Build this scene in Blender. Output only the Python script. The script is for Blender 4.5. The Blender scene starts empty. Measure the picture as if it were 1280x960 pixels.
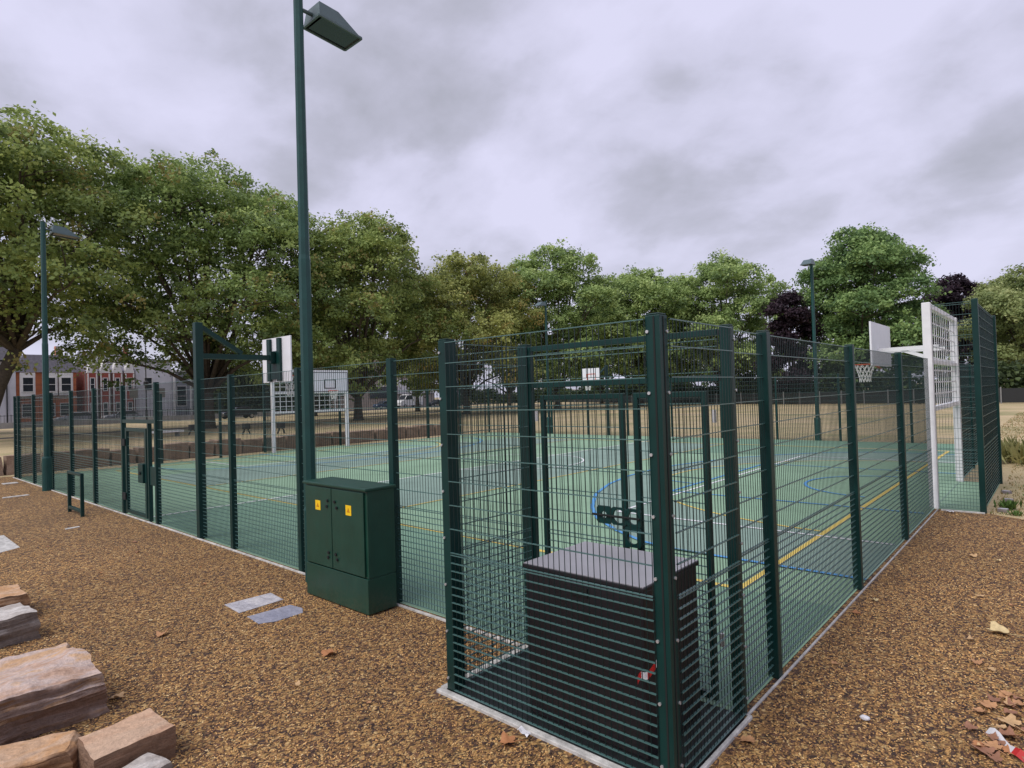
import bpy, bmesh, math, random
import numpy as np
from mathutils import Vector, Matrix, noise as mnoise

C = bpy.context.scene.collection
SC = bpy.context.scene
PI = math.pi

# ------------------------------------------------------------------ materials
def new_mat(name):
    m = bpy.data.materials.new(name); m.use_nodes = True
    nt = m.node_tree
    return m, nt, nt.nodes['Principled BSDF']

def N(nt, kind, **kw):
    n = nt.nodes.new(kind)
    for k, v in kw.items():
        if k in n.inputs: n.inputs[k].default_value = v
        else: setattr(n, k, v)
    return n

def ramp(nt, stops, interp='LINEAR'):
    r = nt.nodes.new('ShaderNodeValToRGB'); cr = r.color_ramp; cr.interpolation = interp
    while len(cr.elements) < len(stops): cr.elements.new(0.5)
    for e, (p, c) in zip(cr.elements, stops):
        e.position = p; e.color = (c[0], c[1], c[2], 1)
    return r

def simple(name, col, rough=0.5, metal=0.0, var=0.12, scale=6.0, bump=0.0, bscale=60.0, spec=0.5, dust=0.0, dust_h=0.3):
    """painted / plain surface with soft procedural variation in tone and roughness"""
    m, nt, b = new_mat(name); L = nt.links
    tc = N(nt, 'ShaderNodeTexCoord')
    n = N(nt, 'ShaderNodeTexNoise', Scale=scale, Detail=5.0, Roughness=0.6)
    L.new(tc.outputs['Object'], n.inputs['Vector'])
    lo = [max(0, c*(1-var)) for c in col]; hi = [c*(1+var) for c in col]
    r = ramp(nt, [(0.3, lo), (0.7, hi)])
    L.new(n.outputs['Fac'], r.inputs['Fac']); L.new(r.outputs['Color'], b.inputs['Base Color'])
    mr = N(nt, 'ShaderNodeMapRange'); mr.inputs['To Min'].default_value = rough*0.85; mr.inputs['To Max'].default_value = min(1, rough*1.2)
    L.new(n.outputs['Fac'], mr.inputs['Value']); L.new(mr.outputs['Result'], b.inputs['Roughness'])
    b.inputs['Metallic'].default_value = metal
    if dust:      # dried mud splashed up from the ground, plus faint chalky wear
        g = N(nt, 'ShaderNodeNewGeometry'); sz = N(nt, 'ShaderNodeSeparateXYZ'); L.new(g.outputs['Position'], sz.inputs[0])
        h = N(nt, 'ShaderNodeMapRange'); h.inputs['From Min'].default_value = 0.0; h.inputs['From Max'].default_value = dust_h; h.inputs['To Min'].default_value = 1.0; h.inputs['To Max'].default_value = 0.0
        L.new(sz.outputs['Z'], h.inputs['Value'])
        sp = N(nt, 'ShaderNodeTexNoise', Scale=28.0, Detail=8.0, Roughness=0.75); L.new(g.outputs['Position'], sp.inputs['Vector'])
        rp = ramp(nt, [(0.42, (0, 0, 0)), (0.70, (1, 1, 1))]); L.new(sp.outputs['Fac'], rp.inputs['Fac'])
        ws = N(nt, 'ShaderNodeMapping'); ws.inputs['Scale'].default_value = (9, 9, 0.7); L.new(g.outputs['Position'], ws.inputs['Vector'])
        st = N(nt, 'ShaderNodeTexNoise', Scale=2.0, Detail=6.0, Roughness=0.7); L.new(ws.outputs[0], st.inputs['Vector'])
        rst = ramp(nt, [(0.52, (0, 0, 0)), (0.80, (0.22, 0.22, 0.22))]); L.new(st.outputs['Fac'], rst.inputs['Fac'])
        mu = N(nt, 'ShaderNodeMath', operation='MULTIPLY'); L.new(h.outputs['Result'], mu.inputs[0]); L.new(rp.outputs['Color'], mu.inputs[1])
        ad = N(nt, 'ShaderNodeMath', operation='ADD', use_clamp=True); L.new(mu.outputs[0], ad.inputs[0]); L.new(rst.outputs['Color'], ad.inputs[1])
        sc = N(nt, 'ShaderNodeMath', operation='MULTIPLY'); sc.inputs[1].default_value = dust; L.new(ad.outputs[0], sc.inputs[0])
        mx = N(nt, 'ShaderNodeMix', data_type='RGBA'); mx.inputs['B'].default_value = (0.16, 0.115, 0.075, 1)
        L.new(sc.outputs[0], mx.inputs['Factor']); L.new(r.outputs['Color'], mx.inputs['A']); L.new(mx.outputs['Result'], b.inputs['Base Color'])
    b.inputs['Specular IOR Level'].default_value = spec
    if bump:
        n2 = N(nt, 'ShaderNodeTexNoise', Scale=bscale, Detail=6.0)
        L.new(tc.outputs['Object'], n2.inputs['Vector'])
        bp = N(nt, 'ShaderNodeBump', Strength=bump, Distance=0.02)
        L.new(n2.outputs['Fac'], bp.inputs['Height']); L.new(bp.outputs['Normal'], b.inputs['Normal'])
    return m

M = {}
M['green'] = simple('green_paint', (0.003, 0.031, 0.028), 0.42, var=0.2, scale=3, spec=0.28, dust=0.14, dust_h=0.3)
M['wire'] = simple('green_wire', (0.004, 0.018, 0.018), 0.35, var=0.1, scale=3, spec=0.4)
M['wire_sheen'] = simple('green_wire_sky_sheen', (0.060, 0.135, 0.130), 0.28, var=0.1, scale=3, spec=0.7)  # horizontal wires: same paint, sky reflection put into a lighter base colour
M['cabinet'] = simple('cabinet_paint', (0.006, 0.046, 0.031), 0.38, var=0.15, scale=4, bump=0.10, bscale=9, dust=0.26, dust_h=0.35)
M['gap'] = simple('dark_gap', (0.006, 0.008, 0.008), 0.8)
M['white'] = simple('white_paint', (0.72, 0.72, 0.74), 0.45, var=0.06, scale=5, dust=0.4, dust_h=0.5)
M['board'] = simple('board_white', (0.74, 0.74, 0.78), 0.35, var=0.05, scale=3)
M['steel'] = simple('galvanised_steel', (0.55, 0.56, 0.57), 0.4, metal=0.6)
M['orange'] = simple('orange_paint', (0.62, 0.09, 0.03), 0.45)
M['net'] = simple('white_cord', (0.7, 0.7, 0.68), 0.8)
M['black'] = simple('black_plastic', (0.010, 0.010, 0.014), 0.42, var=0.15, scale=3, dust=0.18, dust_h=0.6)
M['lid'] = simple('grey_lid', (0.35, 0.345, 0.375), 0.35, var=0.08, scale=2)
M['pad'] = simple('dark_slab', (0.014, 0.018, 0.020), 0.7, var=0.3, scale=8)
M['yellow_label'] = simple('yellow_label', (0.85, 0.55, 0.01), 0.4, var=0.05)
M['ink'] = simple('label_ink', (0.55, 0.22, 0.0), 0.5)
M['concrete'] = simple('pale_concrete', (0.46, 0.45, 0.43), 0.85, var=0.38, scale=9, bump=0.3, bscale=50)
M['red'] = simple('red_tape', (0.45, 0.02, 0.02), 0.4)
M['tapewhite'] = simple('tape_white', (0.62, 0.62, 0.66), 0.4)
M['blue_bit'] = simple('blue_wrapper', (0.25, 0.40, 0.50), 0.4)
M['lampglass'] = simple('lamp_glass', (0.012, 0.014, 0.03), 0.15)
M['lamp_head'] = simple('lamp_paint', (0.075, 0.115, 0.125), 0.45)
M['pole'] = simple('pole_paint', (0.007, 0.052, 0.048), 0.38, var=0.15, spec=0.4)

def court_mat(name, col):
    m, nt, b = new_mat(name); L = nt.links
    tc = N(nt, 'ShaderNodeTexCoord')
    n1 = N(nt, 'ShaderNodeTexNoise', Scale=0.5, Detail=9.0, Roughness=0.68)
    n2 = N(nt, 'ShaderNodeTexNoise', Scale=90.0, Detail=3.0)
    for n in (n1, n2): L.new(tc.outputs['Object'], n.inputs['Vector'])
    r1 = ramp(nt, [(0.25, [c*0.74 for c in col]), (0.45, [c*0.95 for c in col]), (0.75, [min(1, c*1.14) for c in col])])
    r2 = ramp(nt, [(0.3, (0.82,)*3), (0.7, (1.12,)*3)])
    L.new(n1.outputs['Fac'], r1.inputs['Fac']); L.new(n2.outputs['Fac'], r2.inputs['Fac'])
    mx = N(nt, 'ShaderNodeMix', data_type='RGBA', blend_type='MULTIPLY'); mx.inputs['Factor'].default_value = 1
    L.new(r1.outputs['Color'], mx.inputs['A']); L.new(r2.outputs['Color'], mx.inputs['B'])
    L.new(mx.outputs['Result'], b.inputs['Base Color'])
    b.inputs['Roughness'].default_value = 0.72; b.inputs['Specular IOR Level'].default_value = 0.35
    bp = N(nt, 'ShaderNodeBump', Strength=0.25, Distance=0.004)
    L.new(n2.outputs['Fac'], bp.inputs['Height']); L.new(bp.outputs['Normal'], b.inputs['Normal'])
    return m
M['court_light'] = court_mat('court_light_green', (0.232, 0.368, 0.248))
M['court_grey'] = court_mat('court_grey_green', (0.215, 0.310, 0.262))
M['court_dark'] = court_mat('court_dark_green', (0.165, 0.290, 0.205))
M['line_white'] = court_mat('line_white', (0.74, 0.76, 0.78))
M['line_yellow'] = court_mat('line_yellow', (0.68, 0.52, 0.13))
M['line_blue'] = court_mat('line_blue', (0.09, 0.30, 0.60))

def mulch_mat():
    m, nt, b = new_mat('rubber_mulch'); L = nt.links
    tc = N(nt, 'ShaderNodeTexCoord')
    nz = N(nt, 'ShaderNodeTexNoise', Scale=14.0, Detail=2.0)
    L.new(tc.outputs['Object'], nz.inputs['Vector'])
    off = N(nt, 'ShaderNodeVectorMath', operation='MULTIPLY_ADD')
    off.inputs[1].default_value = (0.10, 0.10, 0.0)
    L.new(nz.outputs['Color'], off.inputs[0]); L.new(tc.outputs['Object'], off.inputs[2])
    v = N(nt, 'ShaderNodeTexVoronoi', Scale=52.0)
    mp = N(nt, 'ShaderNodeMapping'); mp.inputs['Scale'].default_value = (1.0, 0.62, 1.0)
    L.new(off.outputs[0], mp.inputs['Vector']); L.new(mp.outputs[0], v.inputs['Vector'])
    sp = N(nt, 'ShaderNodeSeparateColor'); L.new(v.outputs['Color'], sp.inputs[0])
    r = ramp(nt, [(0.0, (0.045, 0.025, 0.022)), (0.22, (0.13, 0.064, 0.036)), (0.5, (0.30, 0.160, 0.058)), (0.8, (0.48, 0.285, 0.098)), (1.0, (0.58, 0.40, 0.18))])
    L.new(sp.outputs[0], r.inputs['Fac'])
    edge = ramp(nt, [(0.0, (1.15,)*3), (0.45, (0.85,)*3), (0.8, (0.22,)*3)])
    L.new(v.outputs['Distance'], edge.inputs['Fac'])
    big = N(nt, 'ShaderNodeTexNoise', Scale=0.5, Detail=3.0); L.new(tc.outputs['Object'], big.inputs['Vector'])
    rb = ramp(nt, [(0.3, (0.82, 0.80, 0.80)), (0.7, (1.12, 1.10, 1.05))]); L.new(big.outputs['Fac'], rb.inputs['Fac'])
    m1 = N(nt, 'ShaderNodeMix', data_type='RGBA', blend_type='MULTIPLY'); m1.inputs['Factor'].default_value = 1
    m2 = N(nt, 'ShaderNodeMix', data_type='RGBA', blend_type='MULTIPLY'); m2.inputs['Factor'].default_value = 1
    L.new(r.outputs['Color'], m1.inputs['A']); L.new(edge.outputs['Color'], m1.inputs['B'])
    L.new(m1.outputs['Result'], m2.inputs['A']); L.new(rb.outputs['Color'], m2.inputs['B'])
    L.new(m2.outputs['Result'], b.inputs['Base Color'])
    b.inputs['Roughness'].default_value = 0.85
    bp = N(nt, 'ShaderNodeBump', Strength=0.8, Distance=0.012, invert=True)
    L.new(v.outputs['Distance'], bp.inputs['Height']); L.new(bp.outputs['Normal'], b.inputs['Normal'])
    return m
M['mulch'] = mulch_mat()

def attr_mat(name, rough=0.7, translucent=0.0, mul=1.0):
    m, nt, b = new_mat(name); L = nt.links
    a = N(nt, 'ShaderNodeAttribute', attribute_name='Col')
    nz = N(nt, 'ShaderNodeTexNoise', Scale=30.0, Detail=2.0)
    tc = N(nt, 'ShaderNodeTexCoord'); L.new(tc.outputs['Object'], nz.inputs['Vector'])
    r = ramp(nt, [(0.3, (0.85*mul,)*3), (0.7, (1.15*mul,)*3)]); L.new(nz.outputs['Fac'], r.inputs['Fac'])
    mx = N(nt, 'ShaderNodeMix', data_type='RGBA', blend_type='MULTIPLY'); mx.inputs['Factor'].default_value = 1
    L.new(a.outputs['Color'], mx.inputs['A']); L.new(r.outputs['Color'], mx.inputs['B'])
    L.new(mx.outputs['Result'], b.inputs['Base Color'])
    b.inputs['Roughness'].default_value = rough; b.inputs['Specular IOR Level'].default_value = 0.3
    if translucent:
        t = N(nt, 'ShaderNodeBsdfTranslucent'); L.new(mx.outputs['Result'], t.inputs['Color'])
        ms = N(nt, 'ShaderNodeMixShader'); ms.inputs[0].default_value = translucent
        out = nt.nodes['Material Output']
        L.new(b.outputs[0], ms.inputs[1]); L.new(t.outputs[0], ms.inputs[2]); L.new(ms.outputs[0], out.inputs[0])
    return m
M['chips'] = attr_mat('mulch_chips', 0.8)
M['leaf'] = attr_mat('tree_leaves', 0.6, 0.38)
M['fallen'] = attr_mat('fallen_leaf', 0.7, 0.15)
M['grassblade'] = attr_mat('grass_blades', 0.8, 0.2)
M['bark'] = simple('bark', (0.075, 0.060, 0.045), 0.9, var=0.4, scale=4, bump=0.6, bscale=12)

def grass_mat():
    m, nt, b = new_mat('dry_grass'); L = nt.links
    tc = N(nt, 'ShaderNodeTexCoord')
    a = N(nt, 'ShaderNodeTexNoise', Scale=0.16, Detail=8.0, Roughness=0.65)
    c = N(nt, 'ShaderNodeTexNoise', Scale=9.0, Detail=6.0, Roughness=0.7)
    for n in (a, c): L.new(tc.outputs['Object'], n.inputs['Vector'])
    r = ramp(nt, [(0.32, (0.24, 0.24, 0.11)), (0.46, (0.42, 0.345, 0.19)), (0.6, (0.52, 0.41, 0.25)), (0.75, (0.40, 0.30, 0.18))])
    L.new(a.outputs['Fac'], r.inputs['Fac'])
    r2 = ramp(nt, [(0.25, (0.62, 0.62, 0.60)), (0.75, (1.25, 1.22, 1.2))]); L.new(c.outputs['Fac'], r2.inputs['Fac'])
    mx = N(nt, 'ShaderNodeMix', data_type='RGBA', blend_type='MULTIPLY'); mx.inputs['Factor'].default_value = 1
    L.new(r.outputs['Color'], mx.inputs['A']); L.new(r2.outputs['Color'], mx.inputs['B'])
    L.new(mx.outputs['Result'], b.inputs['Base Color']); b.inputs['Roughness'].default_value = 0.95
    bp = N(nt, 'ShaderNodeBump', Strength=0.6, Distance=0.05)
    L.new(c.outputs['Fac'], bp.inputs['Height']); L.new(bp.outputs['Normal'], b.inputs['Normal'])
    return m
M['dry_grass'] = grass_mat()
M['asphalt'] = simple('asphalt', (0.055, 0.055, 0.058), 0.9, var=0.25, scale=2, bump=0.3, bscale=40)

def stone_mat(name, cols, stretch=(4.5, 1.6, 12.0), bump=0.8, side=1.0):
    m, nt, b = new_mat(name); L = nt.links
    tc = N(nt, 'ShaderNodeTexCoord')
    mp = N(nt, 'ShaderNodeMapping'); mp.inputs['Scale'].default_value = stretch
    mp.inputs['Rotation'].default_value = (0.1, 0.12, 0.35)
    L.new(tc.outputs['Object'], mp.inputs['Vector'])
    n = N(nt, 'ShaderNodeTexNoise', Scale=1.0, Detail=9.0, Roughness=0.62, Distortion=0.6)
    L.new(mp.outputs[0], n.inputs['Vector'])
    n2 = N(nt, 'ShaderNodeTexNoise', Scale=24.0, Detail=7.0, Roughness=0.7); L.new(tc.outputs['Object'], n2.inputs['Vector'])
    k = len(cols); r = ramp(nt, [(0.28+0.44*i/(k-1), c) for i, c in enumerate(cols)])
    L.new(n.outputs['Fac'], r.inputs['Fac'])
    r2 = ramp(nt, [(0.25, (0.66,)*3), (0.75, (1.22,)*3)]); L.new(n2.outputs['Fac'], r2.inputs['Fac'])
    mx = N(nt, 'ShaderNodeMix', data_type='RGBA', blend_type='MULTIPLY'); mx.inputs['Factor'].default_value = 1
    L.new(r.outputs['Color'], mx.inputs['A']); L.new(r2.outputs['Color'], mx.inputs['B'])
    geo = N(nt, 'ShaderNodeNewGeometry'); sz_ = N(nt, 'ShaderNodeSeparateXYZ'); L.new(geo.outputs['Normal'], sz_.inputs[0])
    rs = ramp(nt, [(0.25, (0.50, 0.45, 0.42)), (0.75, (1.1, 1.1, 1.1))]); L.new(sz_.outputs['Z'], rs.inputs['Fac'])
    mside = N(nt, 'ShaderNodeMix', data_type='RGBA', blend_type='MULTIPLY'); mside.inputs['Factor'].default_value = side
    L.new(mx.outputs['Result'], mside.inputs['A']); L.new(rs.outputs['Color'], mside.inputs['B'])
    L.new(mside.outputs['Result'], b.inputs['Base Color']); b.inputs['Roughness'].default_value = 0.9
    ad = N(nt, 'ShaderNodeMath', operation='MULTIPLY_ADD'); ad.inputs[1].default_value = 0.45
    L.new(n2.outputs['Fac'], ad.inputs[0]); L.new(n.outputs['Fac'], ad.inputs[2])
    bp = N(nt, 'ShaderNodeBump', Strength=bump, Distance=0.05)
    L.new(ad.outputs[0], bp.inputs['Height']); L.new(bp.outputs['Normal'], b.inputs['Normal'])
    return m
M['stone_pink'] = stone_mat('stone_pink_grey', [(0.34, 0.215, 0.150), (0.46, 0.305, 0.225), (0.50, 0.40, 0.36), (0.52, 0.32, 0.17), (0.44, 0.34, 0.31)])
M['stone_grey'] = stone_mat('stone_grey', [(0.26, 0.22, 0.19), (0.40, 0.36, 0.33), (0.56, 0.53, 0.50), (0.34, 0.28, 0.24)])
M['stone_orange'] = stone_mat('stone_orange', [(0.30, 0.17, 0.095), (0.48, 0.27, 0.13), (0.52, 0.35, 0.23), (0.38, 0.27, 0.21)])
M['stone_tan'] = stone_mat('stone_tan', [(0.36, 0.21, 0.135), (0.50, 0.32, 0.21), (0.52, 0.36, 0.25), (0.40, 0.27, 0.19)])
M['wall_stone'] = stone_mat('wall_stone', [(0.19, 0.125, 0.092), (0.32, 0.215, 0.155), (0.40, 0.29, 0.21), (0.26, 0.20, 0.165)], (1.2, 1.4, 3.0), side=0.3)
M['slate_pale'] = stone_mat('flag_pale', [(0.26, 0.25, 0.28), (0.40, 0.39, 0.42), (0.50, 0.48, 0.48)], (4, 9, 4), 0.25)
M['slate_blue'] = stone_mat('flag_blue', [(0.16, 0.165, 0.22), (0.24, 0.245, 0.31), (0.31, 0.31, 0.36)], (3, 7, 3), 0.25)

def brick(name, c1, c2, mortar=(0.35, 0.3, 0.27)):
    m, nt, b = new_mat(name); L = nt.links
    tc = N(nt, 'ShaderNodeTexCoord')
    mp = N(nt, 'ShaderNodeMapping'); mp.inputs['Rotation'].default_value = (PI/2, 0, PI/2)
    L.new(tc.outputs['Object'], mp.inputs['Vector'])
    t = N(nt, 'ShaderNodeTexBrick', Scale=3.0); t.inputs['Color1'].default_value = (*c1, 1); t.inputs['Color2'].default_value = (*c2, 1)
    t.inputs['Mortar'].default_value = (*mortar, 1); t.inputs['Mortar Size'].default_value = 0.015
    L.new(mp.outputs[0], t.inputs['Vector']); L.new(t.outputs['Color'], b.inputs['Base Color']); b.inputs['Roughness'].default_value = 0.9
    return m
M['brick_orange'] = brick('brick_orange', (0.58, 0.19, 0.08), (0.48, 0.15, 0.07))
M['brick_red'] = brick('brick_red', (0.40, 0.085, 0.06), (0.32, 0.07, 0.05))
M['brick_brown'] = brick('brick_brown', (0.16, 0.075, 0.05), (0.12, 0.06, 0.04))
M['render_white'] = simple('render_white', (0.66, 0.65, 0.68), 0.85, var=0.1, scale=0.8)
M['render_grey'] = simple('render_grey', (0.30, 0.31, 0.34), 0.85, var=0.12, scale=0.8)
M['slate_roof'] = simple('slate_roof', (0.26, 0.25, 0.29), 0.7, var=0.2, scale=3)
M['trim'] = simple('white_trim', (0.74, 0.72, 0.70), 0.6)
M['glass'] = simple('window_glass', (0.03, 0.035, 0.045), 0.12, var=0.3)
M['car_silver'] = simple('car_silver', (0.42, 0.43, 0.46), 0.25, metal=0.4)
M['car_dark'] = simple('car_dark', (0.03, 0.035, 0.05), 0.2)
M['car_blue'] = simple('car_blue', (0.05, 0.08, 0.14), 0.22)
M['car_white'] = simple('car_white', (0.72, 0.72, 0.72), 0.3)
M['tyre'] = simple('tyre', (0.015, 0.015, 0.016), 0.8)
M['iron'] = simple('black_iron', (0.012, 0.014, 0.016), 0.5)
M['sign_grey'] = simple('sign_grey', (0.18, 0.18, 0.18), 0.6)

# ------------------------------------------------------------------ mesh helpers
class MB:
    def __init__(s): s.v = []; s.f = []; s.m = []
    def add(s, vs, fs, mi=0):
        o = len(s.v); s.v += [tuple(v) for v in vs]; s.f += [tuple(i+o for i in f) for f in fs]; s.m += [mi]*len(fs); return s
    def box(s, lo, hi, mi=0, rz=0.0, piv=None):
        x0, y0, z0 = lo; x1, y1, z1 = hi
        vs = [(x0,y0,z0),(x1,y0,z0),(x1,y1,z0),(x0,y1,z0),(x0,y0,z1),(x1,y0,z1),(x1,y1,z1),(x0,y1,z1)]
        if rz:
            px, py = piv or ((x0+x1)/2, (y0+y1)/2); c, n = math.cos(rz), math.sin(rz)
            vs = [(px+(x-px)*c-(y-py)*n, py+(x-px)*n+(y-py)*c, z) for x, y, z in vs]
        return s.add(vs, [(0,3,2,1),(4,5,6,7),(0,1,5,4),(1,2,6,5),(2,3,7,6),(3,0,4,7)], mi)
    def bar(s, p, q, w, h=None, mi=0, up=(0,0,1)):
        h = h or w; p = Vector(p); q = Vector(q); d = (q-p).normalized(); u = Vector(up)
        if abs(d.dot(u)) > 0.99: u = Vector((0, 1, 0))
        a = d.cross(u).normalized()*w/2; b = a.cross(d).normalized()*h/2
        vs = [p-a-b, p+a-b, p+a+b, p-a+b, q-a-b, q+a-b, q+a+b, q-a+b]
        return s.add(vs, [(0,1,2,3),(7,6,5,4),(0,4,5,1),(1,5,6,2),(2,6,7,3),(3,7,4,0)], mi)
    def tube(s, pts, rad, n=8, mi=0, cap=True):
        pts = [Vector(p) for p in pts]; rad = rad if isinstance(rad, (list, tuple)) else [rad]*len(pts)
        o = len(s.v); ref = Vector((0.31, 0.95, 0.1))
        for i, p in enumerate(pts):
            d = (pts[min(i+1, len(pts)-1)]-pts[max(i-1, 0)]).normalized()
            r0 = ref if abs(d.dot(ref)) < 0.95 else Vector((0, 0, 1))
            a = d.cross(r0).normalized(); b = d.cross(a)
            for k in range(n):
                t = 2*PI*k/n; s.v.append(tuple(p+(a*math.cos(t)+b*math.sin(t))*rad[i]))
        for i in range(len(pts)-1):
            for k in range(n):
                s.f.append((o+i*n+k, o+i*n+(k+1)%n, o+(i+1)*n+(k+1)%n, o+(i+1)*n+k)); s.m.append(mi)
        if cap:
            s.f.append(tuple(o+k for k in range(n))[::-1]); s.m.append(mi)
            e = o+(len(pts)-1)*n; s.f.append(tuple(e+k for k in range(n))); s.m.append(mi)
        return s
    def prism(s, poly, axis, a, b, mi=0):
        """poly = 2-D points; extruded along axis from a to b ('x': poly in (y,z); 'y': (x,z); 'z': (x,y))"""
        n = len(poly)
        def P(u, w, t): return {'x': (t,u,w), 'y': (u,t,w), 'z': (u,w,t)}[axis]
        vs = [P(u,w,a) for u,w in poly]+[P(u,w,b) for u,w in poly]
        fs = [tuple(range(n))[::-1], tuple(range(n,2*n))]+[(i,(i+1)%n,n+(i+1)%n,n+i) for i in range(n)]
        return s.add(vs, fs, mi)
    def ring(s, c, R, r, n=20, k=6, mi=0):
        o = len(s.v); c = Vector(c)
        for i in range(n):
            t = 2*PI*i/n
            for j in range(k):
                u = 2*PI*j/k
                s.v.append(tuple(c+Vector(((R+r*math.cos(u))*math.cos(t), (R+r*math.cos(u))*math.sin(t), r*math.sin(u)))))
        for i in range(n):
            for j in range(k):
                s.f.append((o+i*k+j, o+((i+1)%n)*k+j, o+((i+1)%n)*k+(j+1)%k, o+i*k+(j+1)%k)); s.m.append(mi)
        return s
    def disc(s, c, axis, r, d, n=12, mi=0):
        poly = [(r*math.cos(2*PI*i/n), r*math.sin(2*PI*i/n)) for i in range(n)]
        c = Vector(c); k = {'x': 0, 'y': 1, 'z': 2}[axis]
        oth = [i for i in range(3) if i != k]
        return s.prism([(c[oth[0]]+u, c[oth[1]]+w) for u, w in poly], axis, c[k]-d/2, c[k]+d/2, mi)
    def build(s, name, mats, parent=None, smooth=False, bevel=0.0, norm=True):
        off = Vector((0,0,0)); p = parent
        while p is not None: off += p.location; p = p.parent
        me = bpy.data.meshes.new(name); me.from_pydata([tuple(Vector(v)-off) for v in s.v], [], s.f)
        mats = mats if isinstance(mats, (list, tuple)) else [mats]
        for m in mats: me.materials.append(m)
        me.polygons.foreach_set('material_index', s.m)
        if norm:
            bm = bmesh.new(); bm.from_mesh(me); bmesh.ops.recalc_face_normals(bm, faces=bm.faces); bm.to_mesh(me); bm.free()
        if smooth: me.polygons.foreach_set('use_smooth', [True]*len(me.polygons))
        o = bpy.data.objects.new(name, me); C.objects.link(o)
        if parent is not None: o.parent = parent
        if bevel:
            b = o.modifiers.new('Bevel', 'BEVEL'); b.width = bevel; b.segments = 2; b.limit_method = 'ANGLE'
        return o

def tag(o, label=None, cat=None, group=None, kind=None):
    if label: o['label'] = label
    if cat: o['category'] = cat
    if group: o['group'] = group
    if kind: o['kind'] = kind
    return o

def thing(name, loc, label, cat, group=None):
    o = bpy.data.objects.new(name, None); C.objects.link(o); o.location = loc; o.empty_display_size = 0.2
    return tag(o, label, cat, group)

def copy_tree(o, parent=None):
    c = o.copy(); C.objects.link(c)
    if parent is not None: c.parent = parent
    for ch in list(o.children): copy_tree(ch, c)
    return c

def sheet(name, poly, z, mat, kind='structure', rot=None):
    b = MB(); b.add([(x, y, z) for x, y in poly], [tuple(range(len(poly)))])
    o = b.build(name, mat, norm=False)
    if o.data.polygons[0].normal.z < 0: o.data.flip_normals()
    return tag(o, kind=kind)

def fast_mesh(name, verts, faces, mat, cols=None, parent=None, off=(0,0,0), mats_idx=None):
    """verts (n,3), faces (m,k) arrays of one face size"""
    me = bpy.data.meshes.new(name); verts = np.asarray(verts, np.float32)-np.asarray(off, np.float32)
    faces = np.asarray(faces, np.int32); m, k = faces.shape
    me.vertices.add(len(verts)); me.vertices.foreach_set('co', verts.ravel())
    me.loops.add(m*k); me.loops.foreach_set('vertex_index', faces.ravel())
    me.polygons.add(m); me.polygons.foreach_set('loop_start', np.arange(0, m*k, k, dtype=np.int32))
    me.materials.append(mat)
    if cols is not None:
        a = me.color_attributes.new('Col', 'FLOAT_COLOR', 'POINT')
        c4 = np.ones((len(verts), 4), np.float32); c4[:, :3] = cols; a.data.foreach_set('color', c4.ravel())
    me.update(calc_edges=True); me.validate()
    o = bpy.data.objects.new(name, me); C.objects.link(o)
    if parent is not None: o.parent = parent
    return o

# ------------------------------------------------------------------ camera, light, sky
RM = [[0.7453094146946123, 0.03405890118466337, 0.6658482316697009], [0.666024139982933, 0.007541365305838368, -0.7458920650934143], [-0.03042566889270881, 0.9993913743170976, -0.01706339980818647]]
CAM = (1.926949113923994, -4.6702138715706525, 2.5189228757109823)
cam = bpy.data.cameras.new('camera'); co = bpy.data.objects.new('camera', cam); C.objects.link(co)
co.matrix_world = Matrix.Translation(CAM) @ Matrix(RM).to_4x4()
cam.sensor_fit = 'HORIZONTAL'; cam.sensor_width = 36; cam.lens = 766.28/1280*36
cam.clip_start = 0.05; cam.clip_end = 3000
SC.camera = co

SUN_EL, SUN_AZ = math.radians(52), math.radians(190)     # azimuth clockwise from +Y
W = bpy.data.worlds.new('World'); SC.world = W; W.use_nodes = True
nt = W.node_tree; L = nt.links
sky = N(nt, 'ShaderNodeTexSky', sky_type='NISHITA', sun_disc=False); sky.sun_elevation = SUN_EL; sky.sun_rotation = SUN_AZ
sky.air_density = 1.0; sky.dust_density = 2.0
tc = N(nt, 'ShaderNodeTexCoord'); sx = N(nt, 'ShaderNodeSeparateXYZ'); L.new(tc.outputs['Generated'], sx.inputs[0])
zz = N(nt, 'ShaderNodeMath', operation='ADD'); zz.inputs[1].default_value = 0.34; L.new(sx.outputs['Z'], zz.inputs[0])
zm = N(nt, 'ShaderNodeMath', operation='MAXIMUM'); zm.inputs[1].default_value = 0.05; L.new(zz.outputs[0], zm.inputs[0])
cv = N(nt, 'ShaderNodeCombineXYZ')
for ax in 'XY':
    dv = N(nt, 'ShaderNodeMath', operation='DIVIDE'); L.new(sx.outputs[ax], dv.inputs[0]); L.new(zm.outputs[0], dv.inputs[1]); L.new(dv.outputs[0], cv.inputs[ax])
mp = N(nt, 'ShaderNodeMapping'); mp.inputs['Rotation'].default_value = (0, 0, 0.5); mp.inputs['Scale'].default_value = (1.0, 1.1, 1.0); mp.inputs['Location'].default_value = (7.4, 2.9, 0)
L.new(cv.outputs[0], mp.inputs['Vector'])
cn = N(nt, 'ShaderNodeTexNoise', Scale=1.75, Detail=7.0, Roughness=0.5, Distortion=0.15); L.new(mp.outputs[0], cn.inputs['Vector'])
cn2 = N(nt, 'ShaderNodeTexNoise', Scale=4.2, Detail=6.0, Roughness=0.55, Distortion=0.25); L.new(mp.outputs[0], cn2.inputs['Vector'])
cm = N(nt, 'ShaderNodeMath', operation='MULTIPLY_ADD'); cm.inputs[1].default_value = 0.34
L.new(cn2.outputs['Fac'], cm.inputs[0]); L.new(cn.outputs['Fac'], cm.inputs[2])
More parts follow.
